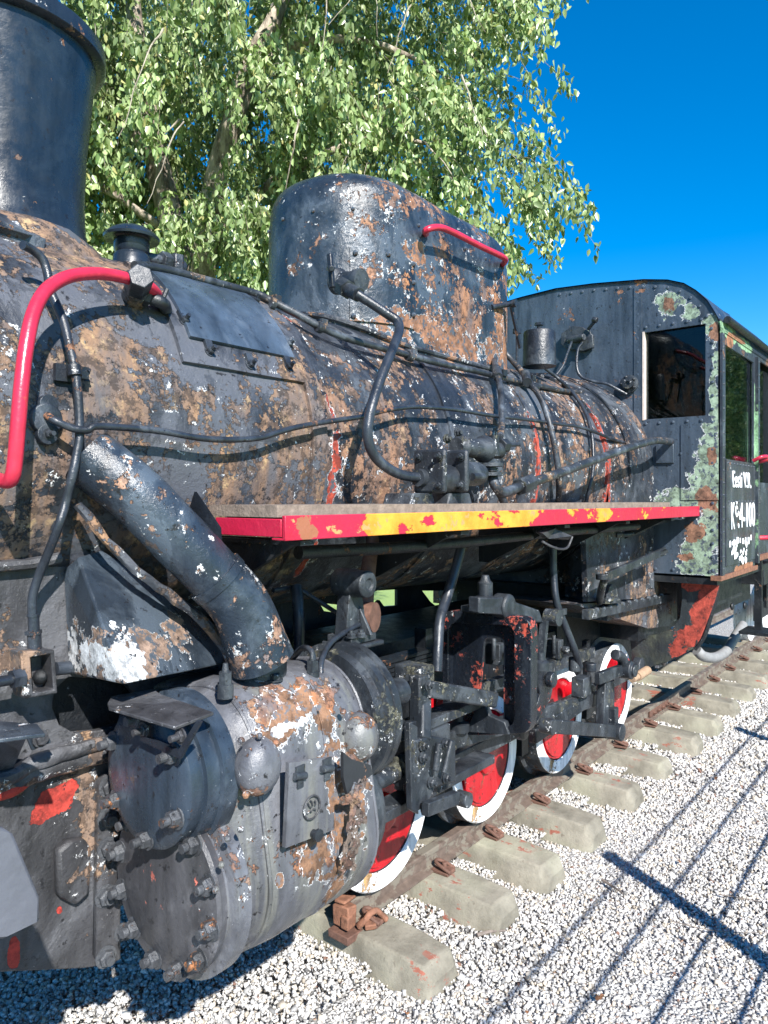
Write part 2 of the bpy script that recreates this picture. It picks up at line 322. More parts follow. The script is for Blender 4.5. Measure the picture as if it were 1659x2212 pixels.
def mk_board():
    s = M_board; n = s.noise(4.5, 8, .66, v=s.scale(s.co, (1, 1, 2))); x = s.n.new('ShaderNodeSeparateXYZ'); s.put(x.inputs[0], s.co)
    # yellow undercoat shows where the red has peeled off, mostly along the front half
    k = s.math('ADD', n, s.math('MULTIPLY', s.math('ABSOLUTE', s.math('SUBTRACT', x.outputs[0], 1.95)), -.075))
    q = s.step(x.outputs[0], 1.5, 1.6, .35, 0); k = s.math('SUBTRACT', k, q); yel = s.step(k, .425, .432)
    red = s.mix(s.noise(8, 5, .6), (.46, .015, .06), (.38, .01, .03))
    col = s.mix(yel, red, s.mix(s.step(s.noise(12, 6, .6), .4, .65), (.72, .33, .04), (.62, .2, .02)))
    e = s.blobs([((1.34, 1.3, 1.63), (.035, .1, .03))], 1.6, 34); col = s.mix(s.step(e, 1, .97), col, (.30, .11, .06))
    e2 = s.math('MULTIPLY', s.step(n, .6, .61), s.step(s.noise(40, 5, .6), .5, .53)); col = s.mix(e2, col, (.5, .25, .1))
    return s.fin(col, .38, s.bump(s.math('ADD', s.math('MULTIPLY', yel, -1), s.noise(30, 6, .6)), .003))
M_board = mk_board()
M_deck = plain('weathered_deck', (.2, .155, .125), .85, .35, 30, .003)
M_redp = plain('red_handrail_paint', (.46, .02, .05), .3, .2, 14, .0015, c2=(.5, .07, .05), t=.6)
M_red = peel('red_wheel_paint', base=(.36, .006, .012), rust=.06, grey=.55, white=0, greyc=(.28, .006, .01), rcol=((.12, .03, .02), (.25, .08, .04)), rough=.16, bump=.35)
M_white = peel('white_tyre_paint', base=(.8, .8, .8), rust=.22, grey=0, white=0, rough=.5, rcol=((.5, .3, .12), (.55, .3, .1)), bump=.6)
M_tread = peel('tyre_tread', base=(.05, .055, .06), rust=.4, grey=.5, white=.3, rough=.35, sc=1.5)
M_rail = plain('rusty_rail_steel', (.115, .085, .068), .6, .35, 26, .0006, c2=(.17, .15, .12), t=.5)
M_clip = plain('rusty_clip_steel', (.12, .06, .042), .75, .4, 40, .002)
M_rustb = plain('rusty_cast_steel', (.19, .085, .05), .8, .45, 35, .003)
def concrete():
    s = N('sleeper_concrete'); oi = s.n.new('ShaderNodeObjectInfo'); v = s.n.new('ShaderNodeVectorMath'); v.operation = 'ADD'; s.put(v.inputs[0], s.co)
    cx = s.n.new('ShaderNodeCombineXYZ'); s.put(cx.inputs[0], s.math('MULTIPLY', oi.outputs['Random'], 40)); s.put(v.inputs[1], cx.outputs[0]); v = v.outputs[0]
    n = s.noise(7, 9, .65, v=v); col = s.mix(s.step(n, .32, .68), (.125, .114, .088), (.28, .258, .205))
    col = s.mix(s.step(s.noise(16, 8, .72, v=v), .63, .67), col, (.15, .13, .10))
    col = s.mix(s.step(s.noise(2.6, 3, .5, v=v), .5, .7), col, s.mix(.6, col, (.36, .36, .26)))
    red = s.math('MULTIPLY', s.step(s.noise(20, 8, .75, v=s.scale(v, (1, .5, 1))), .56, .58), s.step(s.noise(3, 2, .5, v=s.scale(v, (1, 1, 1), (3, 3, 3))), .56, .6))
    col = s.mix(red, col, (.26, .09, .06))
    st = s.step(s.noise(14, 4, .6, v=s.scale(v, (4, 4, .5))), .66, .72); col = s.mix(s.math('MULTIPLY', st, .6), col, (.12, .1, .07))
    pit = s.step(s.voro(130, v), .0, .25); h = s.math('ADD', s.math('MULTIPLY', n, .8), s.math('ADD', s.math('MULTIPLY', s.noise(60, 6, .7, v=v), .5), s.math('MULTIPLY', pit, .25)))
    return s.fin(col, .9, s.bump(h, .006))
M_conc = concrete()
def glassm():
    s = N('window_glass'); s.n.remove(s.b); fr = s.n.new('ShaderNodeFresnel'); fr.inputs[0].default_value = 1.45
    g = s.n.new('ShaderNodeBsdfGlossy'); g.inputs['Roughness'].default_value = .02; g.inputs['Color'].default_value = (.9, .95, 1, 1)
    t = s.n.new('ShaderNodeBsdfTransparent'); t.inputs[0].default_value = (.55, .6, .6, 1)
    mx = s.n.new('ShaderNodeMixShader'); s.put(mx.inputs[0], s.math('MULTIPLY', fr.outputs[0], .75)); s.t.links.new(t.outputs[0], mx.inputs[1]); s.t.links.new(g.outputs[0], mx.inputs[2])
    s.t.links.new(mx.outputs[0], s.out.inputs[0]); return s.m
M_glass = glassm()
M_frame_paint = plain('pale_window_edge', (.6, .5, .44), .6, .2, 20)
M_letter = plain('white_lettering', (.82, .82, .84), .5, .06, 30, .0005)
M_hose = plain('grey_hose', (.22, .22, .22), .6, .2, 20)
M_inside = plain('cab_interior', (.02, .022, .026), .6, .3, 8)
M_sand = plain('pale_corroded_metal', (.33, .22, .14), .8, .25, 26, .003)

# ------------------------------------------------------------------ the ground
def plane(name, x0, x1, y0, y1, z, mat, n=1):
    m = MB().add([(x0, y0, z), (x1, y0, z), (x1, y1, z), (x0, y1, z)], [(0, 1, 2, 3)]); o = obj(name, m, mat, smooth=0); tag(o, kind='structure'); return o
def lawn_mat():
    s = N('lawn_grass'); n = s.noise(.6, 8, .7); col = s.mix(n, (.22, .34, .08), (.42, .52, .20)); col = s.mix(s.step(s.noise(30, 6, .7), .4, .6), col, (.30, .44, .12))
    return s.fin(col, .9, s.bump(s.noise(60, 5, .7), .03))
plane('grass_lawn', -600, 900, -700, 900, -.07, lawn_mat())
def gravel_mat():
    s = N('gravel_bed'); col = s.voro(75, col=True); hsv = s.n.new('ShaderNodeSeparateColor'); s.put(hsv.inputs[0], col)
    c = s.mix(s.step(hsv.outputs[0], .1, .9), (.32, .31, .3), (.6, .59, .57)); c = s.mix(s.step(hsv.outputs[1], .9, .93), c, (.28, .18, .13))
    d = s.voro(75); c = s.mix(s.step(d, .4, .75), c, (.24, .235, .225))
    return s.fin(c, .85, s.bump(s.step(d, 0, .7, 1, 0), .012))
plane('gravel_ground', -12, 60, -1.2, 4.1, -.034, gravel_mat())
def stone_mat():
    s = N('marble_chippings'); a = s.n.new('ShaderNodeVertexColor'); a.layer_name = 'stone'
    c = s.mix(s.noise(220, 3, .6), a.outputs[0], s.mix(1, a.outputs[0], (.78, .76, .74), 'MULTIPLY'))
    return s.fin(c, .8, s.bump(s.noise(300, 3, .6), .001))
SLX = [2.2, 2.66, 3.09, 3.59, 4.16, 4.72, 5.31, 5.86, 6.42, 6.98, 7.55, 8.1, 8.7, 9.3]
def stones():
    zones = [(.2, 4.6, .25, 3.3, 9800, .0068), (4.6, 9.5, .9, 3.0, 3800, .0098), (-.6, .2, .6, 3.3, 3500, .0095)]
    P = []; R = []
    for x0, x1, y0, y1, den, r in zones:
        n = int((x1-x0)*(y1-y0)*den); p = np.c_[nr.uniform(x0, x1, n), nr.uniform(y0, y1, n)]
        D = CA*p[:, 0]+SA*p[:, 1]; Rr = SA*p[:, 0]-CA*p[:, 1]
        keep = (np.abs(Rr) < .62*D+.25)
        for q in SLX: keep &= ~((np.abs(p[:, 0]-q) < .085) & (p[:, 1] > 1.49) & (p[:, 1] < 3.05))
        p = p[keep]; P.append(p); R.append(r*nr.lognormal(0, .28, len(p)))
    P = np.concatenate(P); R = np.concatenate(R); n = len(P)
    base = np.array([(i, j, k) for i in (-1, 1) for j in (-1, 1) for k in (-1, 1)], float)
    V = base[None]*nr.uniform(.45, 1.0, (n, 8, 3)); V *= (nr.uniform(.65, 1.25, (n, 1, 3))*np.array([1, 1, .6]))*R[:, None, None]
    q = nr.normal(size=(n, 4)); q /= np.linalg.norm(q, axis=1)[:, None]; ww, x, y, z = q.T
    M = np.stack([1-2*(y*y+z*z), 2*(x*y-z*ww), 2*(x*z+y*ww), 2*(x*y+z*ww), 1-2*(x*x+z*z), 2*(y*z-x*ww), 2*(x*z-y*ww), 2*(y*z+x*ww), 1-2*(x*x+y*y)], 1).reshape(n, 3, 3)
    V = np.einsum('nij,nkj->nki', M, V)
    hz = -.036+nr.uniform(0, .012, n)+.008*(np.sin(P[:, 0]*3.1)*np.cos(P[:, 1]*4.3))
    between = (P[:, 1] > 1.7) & (P[:, 1] < 2.85); hz = hz+np.where(between, .03, 0)
    V[:, :, 0] += P[:, :1]; V[:, :, 1] += P[:, 1:2]; V[:, :, 2] += hz[:, None]
    Fq = np.array([(0, 1, 3, 2), (4, 6, 7, 5), (0, 4, 5, 1), (2, 3, 7, 6), (0, 2, 6, 4), (1, 5, 7, 3)])
    me = bpy.data.meshes.new('gravel_stones'); me.vertices.add(n*8); me.vertices.foreach_set('co', V.reshape(-1).astype(np.float32))
    idx = (Fq[None]+8*np.arange(n)[:, None, None]).reshape(-1); me.loops.add(len(idx)); me.loops.foreach_set('vertex_index', idx.astype(np.int32))
    me.polygons.add(n*6); me.polygons.foreach_set('loop_start', (np.arange(n*6)*4).astype(np.int32)); me.polygons.foreach_set('loop_total', np.full(n*6, 4, np.int32)); me.update(calc_edges=True)
    g = nr.beta(2.2, 1.5, n)*.40+.30; c = np.stack([g, g*.985, g*.96], 1)
    k = nr.uniform(size=n); warm = k < .16; c[warm] *= np.array([1.0, .9, .76]); dk = (k > .16) & (k < .21); c[dk] = c[dk]*.35; br = (k > .21) & (k < .217); c[br] = np.array([.2, .11, .08])
    ca = np.ones((n, 8, 4), np.float32); ca[:, :, :3] = np.clip(c, 0, 1)[:, None]
    at = me.color_attributes.new('stone', 'FLOAT_COLOR', 'POINT'); at.data.foreach_set('color', ca.reshape(-1))
    me.materials.append(stone_mat()); o = bpy.data.objects.new('gravel', me); COL.objects.link(o)
    tag(o, 'loose pale marble chippings covering the ground around the track', 'gravel', kind='stuff')
stones()
# ------------------------------------------------------------------ sleepers, rails, clips
ORD = ['first', 'second', 'third', 'fourth', 'fifth', 'sixth', 'seventh', 'eighth', 'ninth', 'tenth', 'eleventh', 'twelfth', 'thirteenth', 'fourteenth']
def sleeper_mb():
    m = MB(); secs = []
    def sec(y, top, wb, wt): return [(-wb, y, -.10), (-wt-.01, y, top-.03), (-wt+.008, y, top), (wt-.008, y, top), (wt+.01, y, top-.03), (wb, y, -.10)]
    for y, t, wb, wt in ((-.80, .03, .112, .07), (-.765, .078, .125, .088), (-.60, .088, .13, .095), (-.3, .09, .13, .095), (0, .082, .13, .095), (.3, .09, .13, .095), (.6, .088, .13, .095), (.765, .078, .105, .078), (.805, .035, .098, .066)): secs.append(sec(y, t, wb, wt))
    vs = [p for s in secs for p in s]; fs = []
    for i in range(len(secs)-1):
        for j in range(5): fs.append((i*6+j, i*6+j+1, (i+1)*6+j+1, (i+1)*6+j))
    fs += [tuple(range(5, -1, -1)), tuple(range(len(vs)-6, len(vs)))]; m.add(vs, fs); return m
sl0 = obj('concrete_sleeper', sleeper_mb(), M_conc, bevel=.008, smooth=30)
for i, x in enumerate(SLX):
    o = sl0 if i == 0 else sl0.copy()
    if i: COL.objects.link(o)
    o.location = (x, YC+rng.uniform(-.012, .012), rng.uniform(-.004, .002)); o.rotation_euler = (rad(rng.uniform(-.4, .4)), 0, rad(rng.uniform(-1.5, 1.5)))
    lab = 'red-streaked concrete sleeper under the end of the near rail, nearest of the row' if i == 0 else '%s concrete sleeper of the row counted from the rail end' % ORD[i]
    tag(o, lab, 'sleeper', 'concrete sleepers under the track')
def rail_mb(x0, x1, yc, z0=.09):
    prof = [(-.04, 0), (.04, 0), (.04, .008), (.008, .018), (.007, .062), (.025, .07), (.025, .086), (.018, .09), (-.018, .09), (-.025, .086), (-.025, .07), (-.007, .062), (-.008, .018), (-.04, .008)]
    m = MB(); m.slab([(x0, yc+y, z0+z) for y, z in prof], (x1-x0, 0, 0)); return m
RY = 1.86; RY2 = 2*YC-RY
t = empty('rail', (2.12, RY, .09), 'rusty near rail running under the red wheels towards the cab', 'rail', 'rails of the track')
obj('rail_bar', rail_mb(2.12, 5.66, RY), M_rail, t, smooth=0); obj('rail_bar', rail_mb(5.665, 40, RY), M_rail, t, smooth=0)
m = MB()
for sy in (-1, 1): m.box((5.66, RY+sy*.017, .13), (.42, .014, .05))
fp = obj('fishplate', m, M_clip, t, bevel=.003)
for k in (-.14, -.05, .05, .14): obj('bolt', bolt_mb((5.66+k, RY-.024, .13), (0, -1, 0), .012, .014, .012), M_clip, fp)
t = obj('rail', rail_mb(2.12, 40, RY2), M_rail, smooth=0); tag(t, 'far rail of the track, in shade behind the wheels', 'rail', 'rails of the track')
def clip_mb():
    m = MB(); m.box((0, -.045, .004), (.05, .07, .01)); m.box((0, -.07, .012), (.03, .03, .012))
    m.tube([(-.018, -.085, .012), (-.018, -.05, .024), (-.008, -.02, .03), (.008, -.02, .03), (.018, -.05, .022), (.018, -.08, .014)], .0065, 8, 4)
    m.cyl((0, -.05, .008), (0, -.05, .034), .009, 8); return m
c0 = obj('rail_clip', clip_mb(), M_clip, bevel=.002)
for i, x in enumerate(SLX):
    o = c0 if i == 0 else c0.copy()
    if i: COL.objects.link(o)
    o.scale = (1.3, 1.25, 1.25); o.location = (x+rng.uniform(-.02, .02), RY-.012, .092); o.rotation_euler = (0, 0, rad(rng.uniform(-14, 14)))
    tag(o, ('rusty bent clip holding the near rail on the %s sleeper from the rail end' % ORD[i]), 'rail clip', 'rail clips on the near rail')
# rusty end stop clamped on the rail end
t = empty('rail_end_clamp', (2.08, RY, .09), 'rusty cast clamp on the very end of the near rail', 'clamp')
m = MB(); m.box((2.095, RY-.01, .14), (.05, .075, .08)); m.box((2.08, RY-.035, .125), (.035, .035, .05)); m.box((2.11, RY, .188), (.07, .05, .012)); obj('clamp_body', m.wobble(.008, 25), M_rustb, t, bevel=.006)
m = MB(); m.bar((2.14, RY-.10, .10), (2.2, RY-.04, .115), .04, .02); m.tube([(2.12, RY-.06, .1), (2.13, RY-.09, .14), (2.17, RY-.10, .15), (2.21, RY-.12, .11)], .012); obj('clamp_jaw', m.wobble(.006, 25), M_rustb, t, bevel=.004)
obj('base_plate', MB().box((2.09, RY-.02, .075), (.09, .10, .03)).wobble(.005, 20), M_clip, t, bevel=.003)

# ================================================================== the locomotive
LOC = empty('steam_locomotive', (2.6, YC, .18), 'weathered black narrow-gauge steam locomotive with red wheels and peeling paint', 'locomotive')
def part(name, m, mat, parent=LOC, **k): return obj(name, m, mat, parent, **k)
# --- boiler, smokebox
m = MB().barrel(.36, 1.775, .6, .6, n=120, nx=24); m.lathe((.36, YC, ZB), (-1, 0, 0), [(0, .6), (.001, .6), (.03, .56), (.07, .4), (.09, .1)])
smb = part('smokebox', m.wobble(.005, 6), M_smoke)
part('smokebox_door_clamp', MB().lathe((.27, YC, ZB), (-1, 0, 0), [(0, .05), (.05, .05), (.08, .03)]), M_blk, smb)
m = MB().barrel(1.775, 4.14, .585, .615, n=120, nx=44).wobble(.005, 6); blr = part('boiler_barrel', m, M_boil)
for X, R, W in ((1.80, .605, .035), (3.3, .612, .03), (4.14, .63, .035), (2.55, .604, .022)):
    part('boiler_band', MB().barrel(X-W/2, X+W/2, R, R, n=110, nx=2, th=.012).wobble(.003, 12), M_boil, blr)
m = MB().barrel(4.145, XC+.01, .625, .672, a0=-8, a1=188, n=80, nx=14).wobble(.005, 6)
# firebox: straight sides below the axis
for sy in (-1, 1):
    y0, y1 = YC+sy*.624, YC+sy*.670
    vs = []; fs = []
    for i in range(9):
        f = i/8
        for j in range(9): vs.append((4.145+(XC+.01-4.145)*f, y0+(y1-y0)*f-sy*.0*j, 1.82-(.68)*j/8))
    for i in range(8):
        for j in range(8): fs.append((i*9+j, (i+1)*9+j, (i+1)*9+j+1, i*9+j+1))
    m.add(vs, fs)
m.box((4.47, YC, 1.4), (.62, 1.22, .8)); fbx = part('firebox_casing', m, M_boil)
for X in (4.42, 4.62): part('casing_strip', MB().barrel(X-.012, X+.012, .66, .662, a0=-5, a1=185, n=70, nx=1, th=.008), M_boil, fbx)
# joint ring, sealed with old lagging
part('smokebox_ring', MB().barrel(1.715, 1.78, .613, .613, n=110, nx=3, th=.013).wobble(.006, 14), M_smoke)
# --- hatch plate on the smokebox
hatch = part('hatch_frame', MB().barrel(1.245, 1.72, .613, .613, a0=20, a1=62, n=24, nx=8, th=.02).wobble(.002, 10), M_smoke)
part('hatch_plate', MB().barrel(1.285, 1.69, .624, .624, a0=27.5, a1=60, n=24, nx=8, th=.011), M_hatch, hatch)
for X, a in ((1.29, 33), (1.345, 24.3), (1.489, 22.5), (1.655, 24.3), (1.70, 33), (1.705, 55), (1.27, 55)):
    p = BA(X, a, .012); d = BA(X, a, 1)-BA(X, a); m = bolt_mb(p, d, .012, .018, .014)
    m.bar(p-Vector((.0, 0, 0))+d*.006, p+(BA(X, a+4, .02)-BA(X, a, .02))*.8+d*.006, .024, .012, d); part('hatch_clamp', m, M_blk, hatch)
# --- chimney
CX = 1.0
m = MB().lathe((CX, YC, 2.40), (0, 0, 1), [(0, .29), (.05, .265), (.10, .251), (.2, .247), (.35, .253), (.5, .268), (.62, .282)], 64); chm = part('chimney', m.wobble(.002, 8), M_chim)
part('chimney_rim', MB().lathe((CX, YC, 3.01), (0, 0, 1), [(0, .28), (.004, .302), (.01, .308), (.05, .308), (.058, .302), (.06, .27), (.02, .262)], 64), M_chim, chm)
m = MB()
sq = [(CX-.35, YC-.33), (CX+.28, YC-.33), (CX+.28, YC+.33), (CX-.35, YC+.33)]
m.lathe((CX, YC, 2.36), (0, 0, 1), [(0, .34), (.06, .31), (.09, .285), (.11, .26)], 48); part('chimney_saddle', m.wobble(.008, 12), M_smoke, chm)
# bracket and flap beside the chimney foot
m = MB().slab([PY(-20, 452, 1.98), PY(30, 470, 1.98), PY(108, 512, 1.98), PY(60, 505, 1.9), PY(-20, 480, 1.9)], (0, .03, -.02)); m.bar(PY(-20, 500, 1.95), PY(85, 540, 1.95), .06, .05); part('blower_flange', m.wobble(.003, 20), M_blk, bevel=.003)
# --- vent cap on top of the smokebox
cx, cy = 1.43, 2.22
m = MB().lathe((cx, cy, 2.43), (0, 0, 1), [(0, .066), (.09, .06), (.1, .052), (.11, .058), (.145, .058), (.15, .066)], 36); v = part('relief_valve', m, M_chim)
part('valve_cap', MB().lathe((cx, cy, 2.58), (0, 0, 1), [(0, .05), (-.004, .09), (.004, .092), (.02, .078), (.034, .055), (.042, .03), (.043, 0)], 36), M_chim, v)
m = MB(); p = Vector((cx+.10, cy-.02, 2.53)); m.cyl((cx, cy, 2.53), p+Vector((.05, 0, 0)), .02); m.cyl(p, p+Vector((.035, 0, 0)), .034, 6); m.cyl(p+Vector((.06, -.01, -.05)), p+Vector((.06, -.01, .03)), .028, 6); m.cyl(p+Vector((.045, 0, 0)), p+Vector((.09, 0, -.01)), .03, 14); part('union_nut', m, M_blk, v, bevel=.003)
# --- wash-out plug with elbow
a = PB(285, 655, -.02); b = PB(303, 600, .11)
plug = part('washout_plug', MB().frustum(a, a+(b-a)*.62, .036, .031, 18), M_smoke, bevel=.002)
d = (b-a).normalized(); part('plug_nut', MB().cyl(a+(b-a)*.6, b+d*.012, .034, 6), M_blk, plug, bevel=.003)
c = a+(b-a)*.42; e = PB(352, 655, .05); part('elbow_pipe', MB().tube([c, c+(e-c)*.5, e, PB(360, 672, .0)], .017).cyl(c+(e-c)*.35, c+(e-c)*.55, .026, 6).cyl(e+Vector((-.005, 0, .0)), e+Vector((.012, 0, .04)), .007, 8), M_pipe2, plug)
# --- red handrail across the smokebox
hp = [(-16, 1033, .06), (15, 1040, .10), (27, 1028, .115), (33, 990, .115), (38, 930, .115), (47, 826, .115), (58, 740, .115), (73, 675, .115), (99, 628, .115), (142, 600, .115), (193, 591, .11), (241, 594, .10), (285, 604, .09), (320, 618, .08), (337, 634, .05), (342, 650, .01)]
part('handrail', MB().tube([PB(*q) for q in hp], .0155, 14), M_redp)
# --- saddle, frame plate at the front left, seen side on
YF = 1.76
oval = [PY(u, v, YF) for u, v in [(150, 1462), (215, 1466), (275, 1480), (300, 1510), (300, 1545), (280, 1560), (215, 1578), (160, 1584), (128, 1565), (114, 1530), (118, 1490)]]
outer = [PY(u, v, YF) for u, v in [(-330, 1230), (160, 1200), (500, 1400), (520, 1500), (480, 1640), (262, 1640), (252, 1880), (250, 2082), (180, 2092), (0, 2100), (-330, 2120)]]
red_hole = [PY(u, v, YF) for u, v in [(5, 1718), (60, 1668), (150, 1640), (240, 1648), (240, 1665), (175, 1690), (170, 1760), (110, 1785), (20, 1760)]]
frp = part('front_frame_plate', MB().slab(outer, (0, .025, 0), [oval]), M_plate, bevel=.003)
m = MB(); q = [PY(u, v, YF-.0) for u, v in [(-200, 1745), (0, 1700), (60, 1668), (150, 1640), (262, 1612)]]
m.tube([p+Vector((0, -.01, 0)) for p in q], .028, 10); m.tube([p+Vector((0, -.028, .028)) for p in q], .02, 10); part('frame_lip', m.wobble(.005, 18), M_plate, frp)
M_redpatch = peel('red_and_brown_plate', base=(.5, .075, .045), rust=.0, grey=0, white=.05, rough=.3, bump=.4)
part('raised_boss', MB().slab([PY(u, v, YF-.03) for u, v in [(125, 1840), (150, 1818), (186, 1812), (200, 1835), (196, 1930), (165, 1958), (128, 1938)]], (0, .03, 0)), M_plate, frp, bevel=.01)
part('bolting_flange', MB().slab([PY(u, v, YF-.02) for u, v in [(214, 1690), (228, 1672), (262, 1665), (262, 2075), (225, 2088), (208, 2070)]], (0, .02, 0)), M_plate, frp, bevel=.006)
for u, v, r in ((236, 1697, .02), (233, 1766, .02), (232, 1830, .019), (258, 1863, .016), (228, 1935, .02), (258, 1935, .018), (228, 2066, .019), (264, 2012, .016), (275, 1788, .016)):
    part('bolt', bolt_mb(PY(u, v, YF-.02), (-.12, -1, 0), r*1.1, .02, .012), M_nut, frp)
# tapered hood under the smokebox
A, B_, C_, D_, E_, F_, G_ = PY(168, 1203, 1.70), PY(266, 1479, 1.46), PY(492, 1432, 1.60), PY(395, 1292, 1.68), PY(218, 1188, 1.72), PY(138, 1230, 1.755), PY(150, 1455, 1.755)
C2 = PY(492, 1432, 1.80); D2 = PY(395, 1292, 1.80)
hv = [A, B_, C_, D_, E_, F_, G_, C2, D2, Vector((A.x+.05, 1.8, A.z)), G_+Vector((0, .06, 0))]
hood = part('saddle_hood', MB().add(hv, [(0, 1, 2, 3), (0, 3, 4), (5, 6, 1, 0), (3, 2, 7, 8), (4, 3, 8), (0, 4, 5), (1, 6, 7, 2)]), M_hood, smooth=0, bevel=.006)
# flat bar and strip between hood and smokebox
part('saddle_strip', MB().tube([PB(-30, 1225, .01), PB(60, 1218, .01), PB(130, 1205, .01)], .014, 8), M_plate, frp)
# --- diagonal exhaust duct
M_dd = M_duct
P0 = PY(190, 985, 1.66); P1 = PY(300, 1075, 1.58); P2 = PY(470, 1250, 1.50); P3 = PY(520, 1310, 1.48); P4 = PY(556, 1400, 1.465)
duct = part('exhaust_duct', MB().tube([P0, P1, PY(395, 1172, 1.535), P2], .072, 32, 5).wobble(.003, 10), M_dd)
part('duct_shoe', MB().tube([P2+(P2-P1)*-.02, P3, P4, P4+(P4-P3)*.35], [.076, .077, .082, .085], 32, 5).wobble(.002, 10), M_dd, duct)
part('duct_collar', MB().tube([P2-(P2-P1).normalized()*.012, P2+(P2-P1).normalized()*.012], [.079, .079], 32, 1), M_dd, duct)
fl = [PY(u, v, Y) for u, v, Y in [(175, 1085, 1.64), (260, 1185, 1.6), (350, 1262, 1.57), (420, 1312, 1.55), (478, 1372, 1.55), (508, 1425, 1.54), (492, 1428, 1.56), (462, 1380, 1.57), (405, 1325, 1.58), (330, 1275, 1.6), (240, 1195, 1.63), (165, 1095, 1.66)]]
mm = MB().tube([(fl[i]+fl[11-i])/2 for i in range(6)], [.012, .012, .014, .014], 8, 4); part('duct_seam', mm.wobble(.007, 25), M_smoke, duct)
# --- flange of the long thin pipe
pc = PB(102, 905, .014); dn = (BA(0, 2, 1)-BA(0, 2)); m = MB().lathe(pc-dn*.014, dn, [(0, .036), (.016, .036), (.018, .034)], 28)
up = BA(0, 6)-BA(0, 2); up.normalize(); c1 = pc-dn*.014+up*.035+Vector((.005, 0, 0)); c2 = pc-dn*.014-up*.035
m.lathe(c1, dn, [(0, .022), (.017, .022)], 20); m.lathe(c2, dn, [(0, .024), (.017, .024)], 20); flg = part('pipe_flange', m, M_blk, bevel=.002)
part('bolt', bolt_mb(pc-up*.035, dn, .010, .014, .014), M_pipe2, flg)
# --- pipes
def pipe(name, pts, r, mat=M_pipe, n=12, par=LOC): return part(name, MB().tube(pts, r, n), mat, par)
pa = [(49, 529, .09), (70, 540, .08), (92, 560, .07), (103, 592, .055), (107, 624, .045), (122, 658, .04), (138, 697, .04), (150, 748, .04), (161, 796, .04), (168, 847, .04), (171, 895, .04), (172, 942, .045), (166, 981, .05), (155, 1032, .06), (142, 1084, .06)]
P = [PB(*q) for q in pa]+[PY(127, 1135, 1.62), PY(103, 1197, 1.66), PY(82, 1248, 1.69), PY(70, 1291, 1.70), PY(70, 1330, 1.70), PY(72, 1350, 1.70)]
bp = pipe('blower_pipe', P, .0105)
part('pipe_union', MB().cyl(PY(72, 1328, 1.70), PY(74, 1372, 1.70), .0125, 16).cyl(PY(72, 1362, 1.70), PY(72.5, 1370, 1.70), .019, 6).cyl(PY(74, 1370, 1.70), PY(75, 1404, 1.70), .0155, 16).cyl(PY(71, 1326, 1.7), PY(71, 1332, 1.7), .0135, 16), M_pipe, bp)
q = PB(161, 796, .03); m = MB().box(PB(140, 806, .012), (.05, .012, .04)).cyl(PB(159, 790, .04), PB(162, 812, .04), .016, 16); m.box(PB(172, 806, .02), (.03, .03, .028)); part('pipe_clip', m, M_blk, bp)
part('bolt', bolt_mb(PB(184, 803, .02), (0, -1, .1), .008, .012, .008), M_blk, bp)
pb = [(101, 897, .02), (112, 905, .035), (125, 912, .045), (145, 921, .05), (163, 927, .055), (189, 929, .06), (206, 921, .06), (258, 923, .055), (344, 931, .05), (430, 946, .05), (494, 950, .05), (559, 946, .045), (600, 934, .045), (636, 924, .045), (687, 914, .045), (740, 906, .05), (787, 899, .05), (826, 888, .055), (870, 881, .05), (906, 879, .05), (985, 885, .05), (1064, 898, .05), (1144, 907, .045), (1207, 916, .05), (1250, 922, .05), (1284, 933, .05), (1321, 948, .05), (1358, 957, .04), (1399, 956, .03)]
thin = pipe('oil_pipe', [PB(*q) for q in pb], .0088)
pcx = [(290, 574, .03), (329, 577, .03), (377, 587, .03), (436, 603, .03), (496, 619, .03), (555, 635, .03), (588, 651, .03), (648, 682, .03), (687, 704, .03), (727, 722, .03), (767, 736, .03), (826, 752, .03), (878, 766, .03), (945, 784, .03), (1025, 801, .03), (1064, 811, .03), (1124, 825, .03), (1183, 837, .03), (1246, 848, .03), (1276, 842, .035), (1321, 846, .035), (1350, 853, .035)]
pipe('vent_pipe', [PB(u, v, o) for u, v, o in pcx], .0135, M_pipe2)
for u, v in ((590, 655), (690, 707), (885, 770), (1155, 835), (1268, 846)): part('pipe_clip', MB().cyl(PB(u-5, v-2, .03), PB(u+5, v+2, .03), .02, 10).box(PB(u+6, v-8, .01), (.03, .03, .03)), M_pipe2)
# delivery pipe from the dome valve
V1 = PY(738, 617, 1.78); V0 = PY(738, 617, 1.90)
dv = [PY(771, 635, 1.70), PY(806, 658, 1.66), PY(842, 682, 1.62), PY(858, 694, 1.60), PY(862, 714, 1.58), PY(850, 750, 1.55), PY(834, 789, 1.53), PY(818, 829, 1.52), PY(804, 873, 1.51), PY(797, 905, 1.51), PY(794, 932, 1.51), PY(799, 965, 1.51), PY(816, 993, 1.51), PY(844, 1015, 1.5), PY(872, 1027, 1.49), PY(905, 1031, 1.47)]
pipe('delivery_pipe', dv, .017, M_pipe, 16)
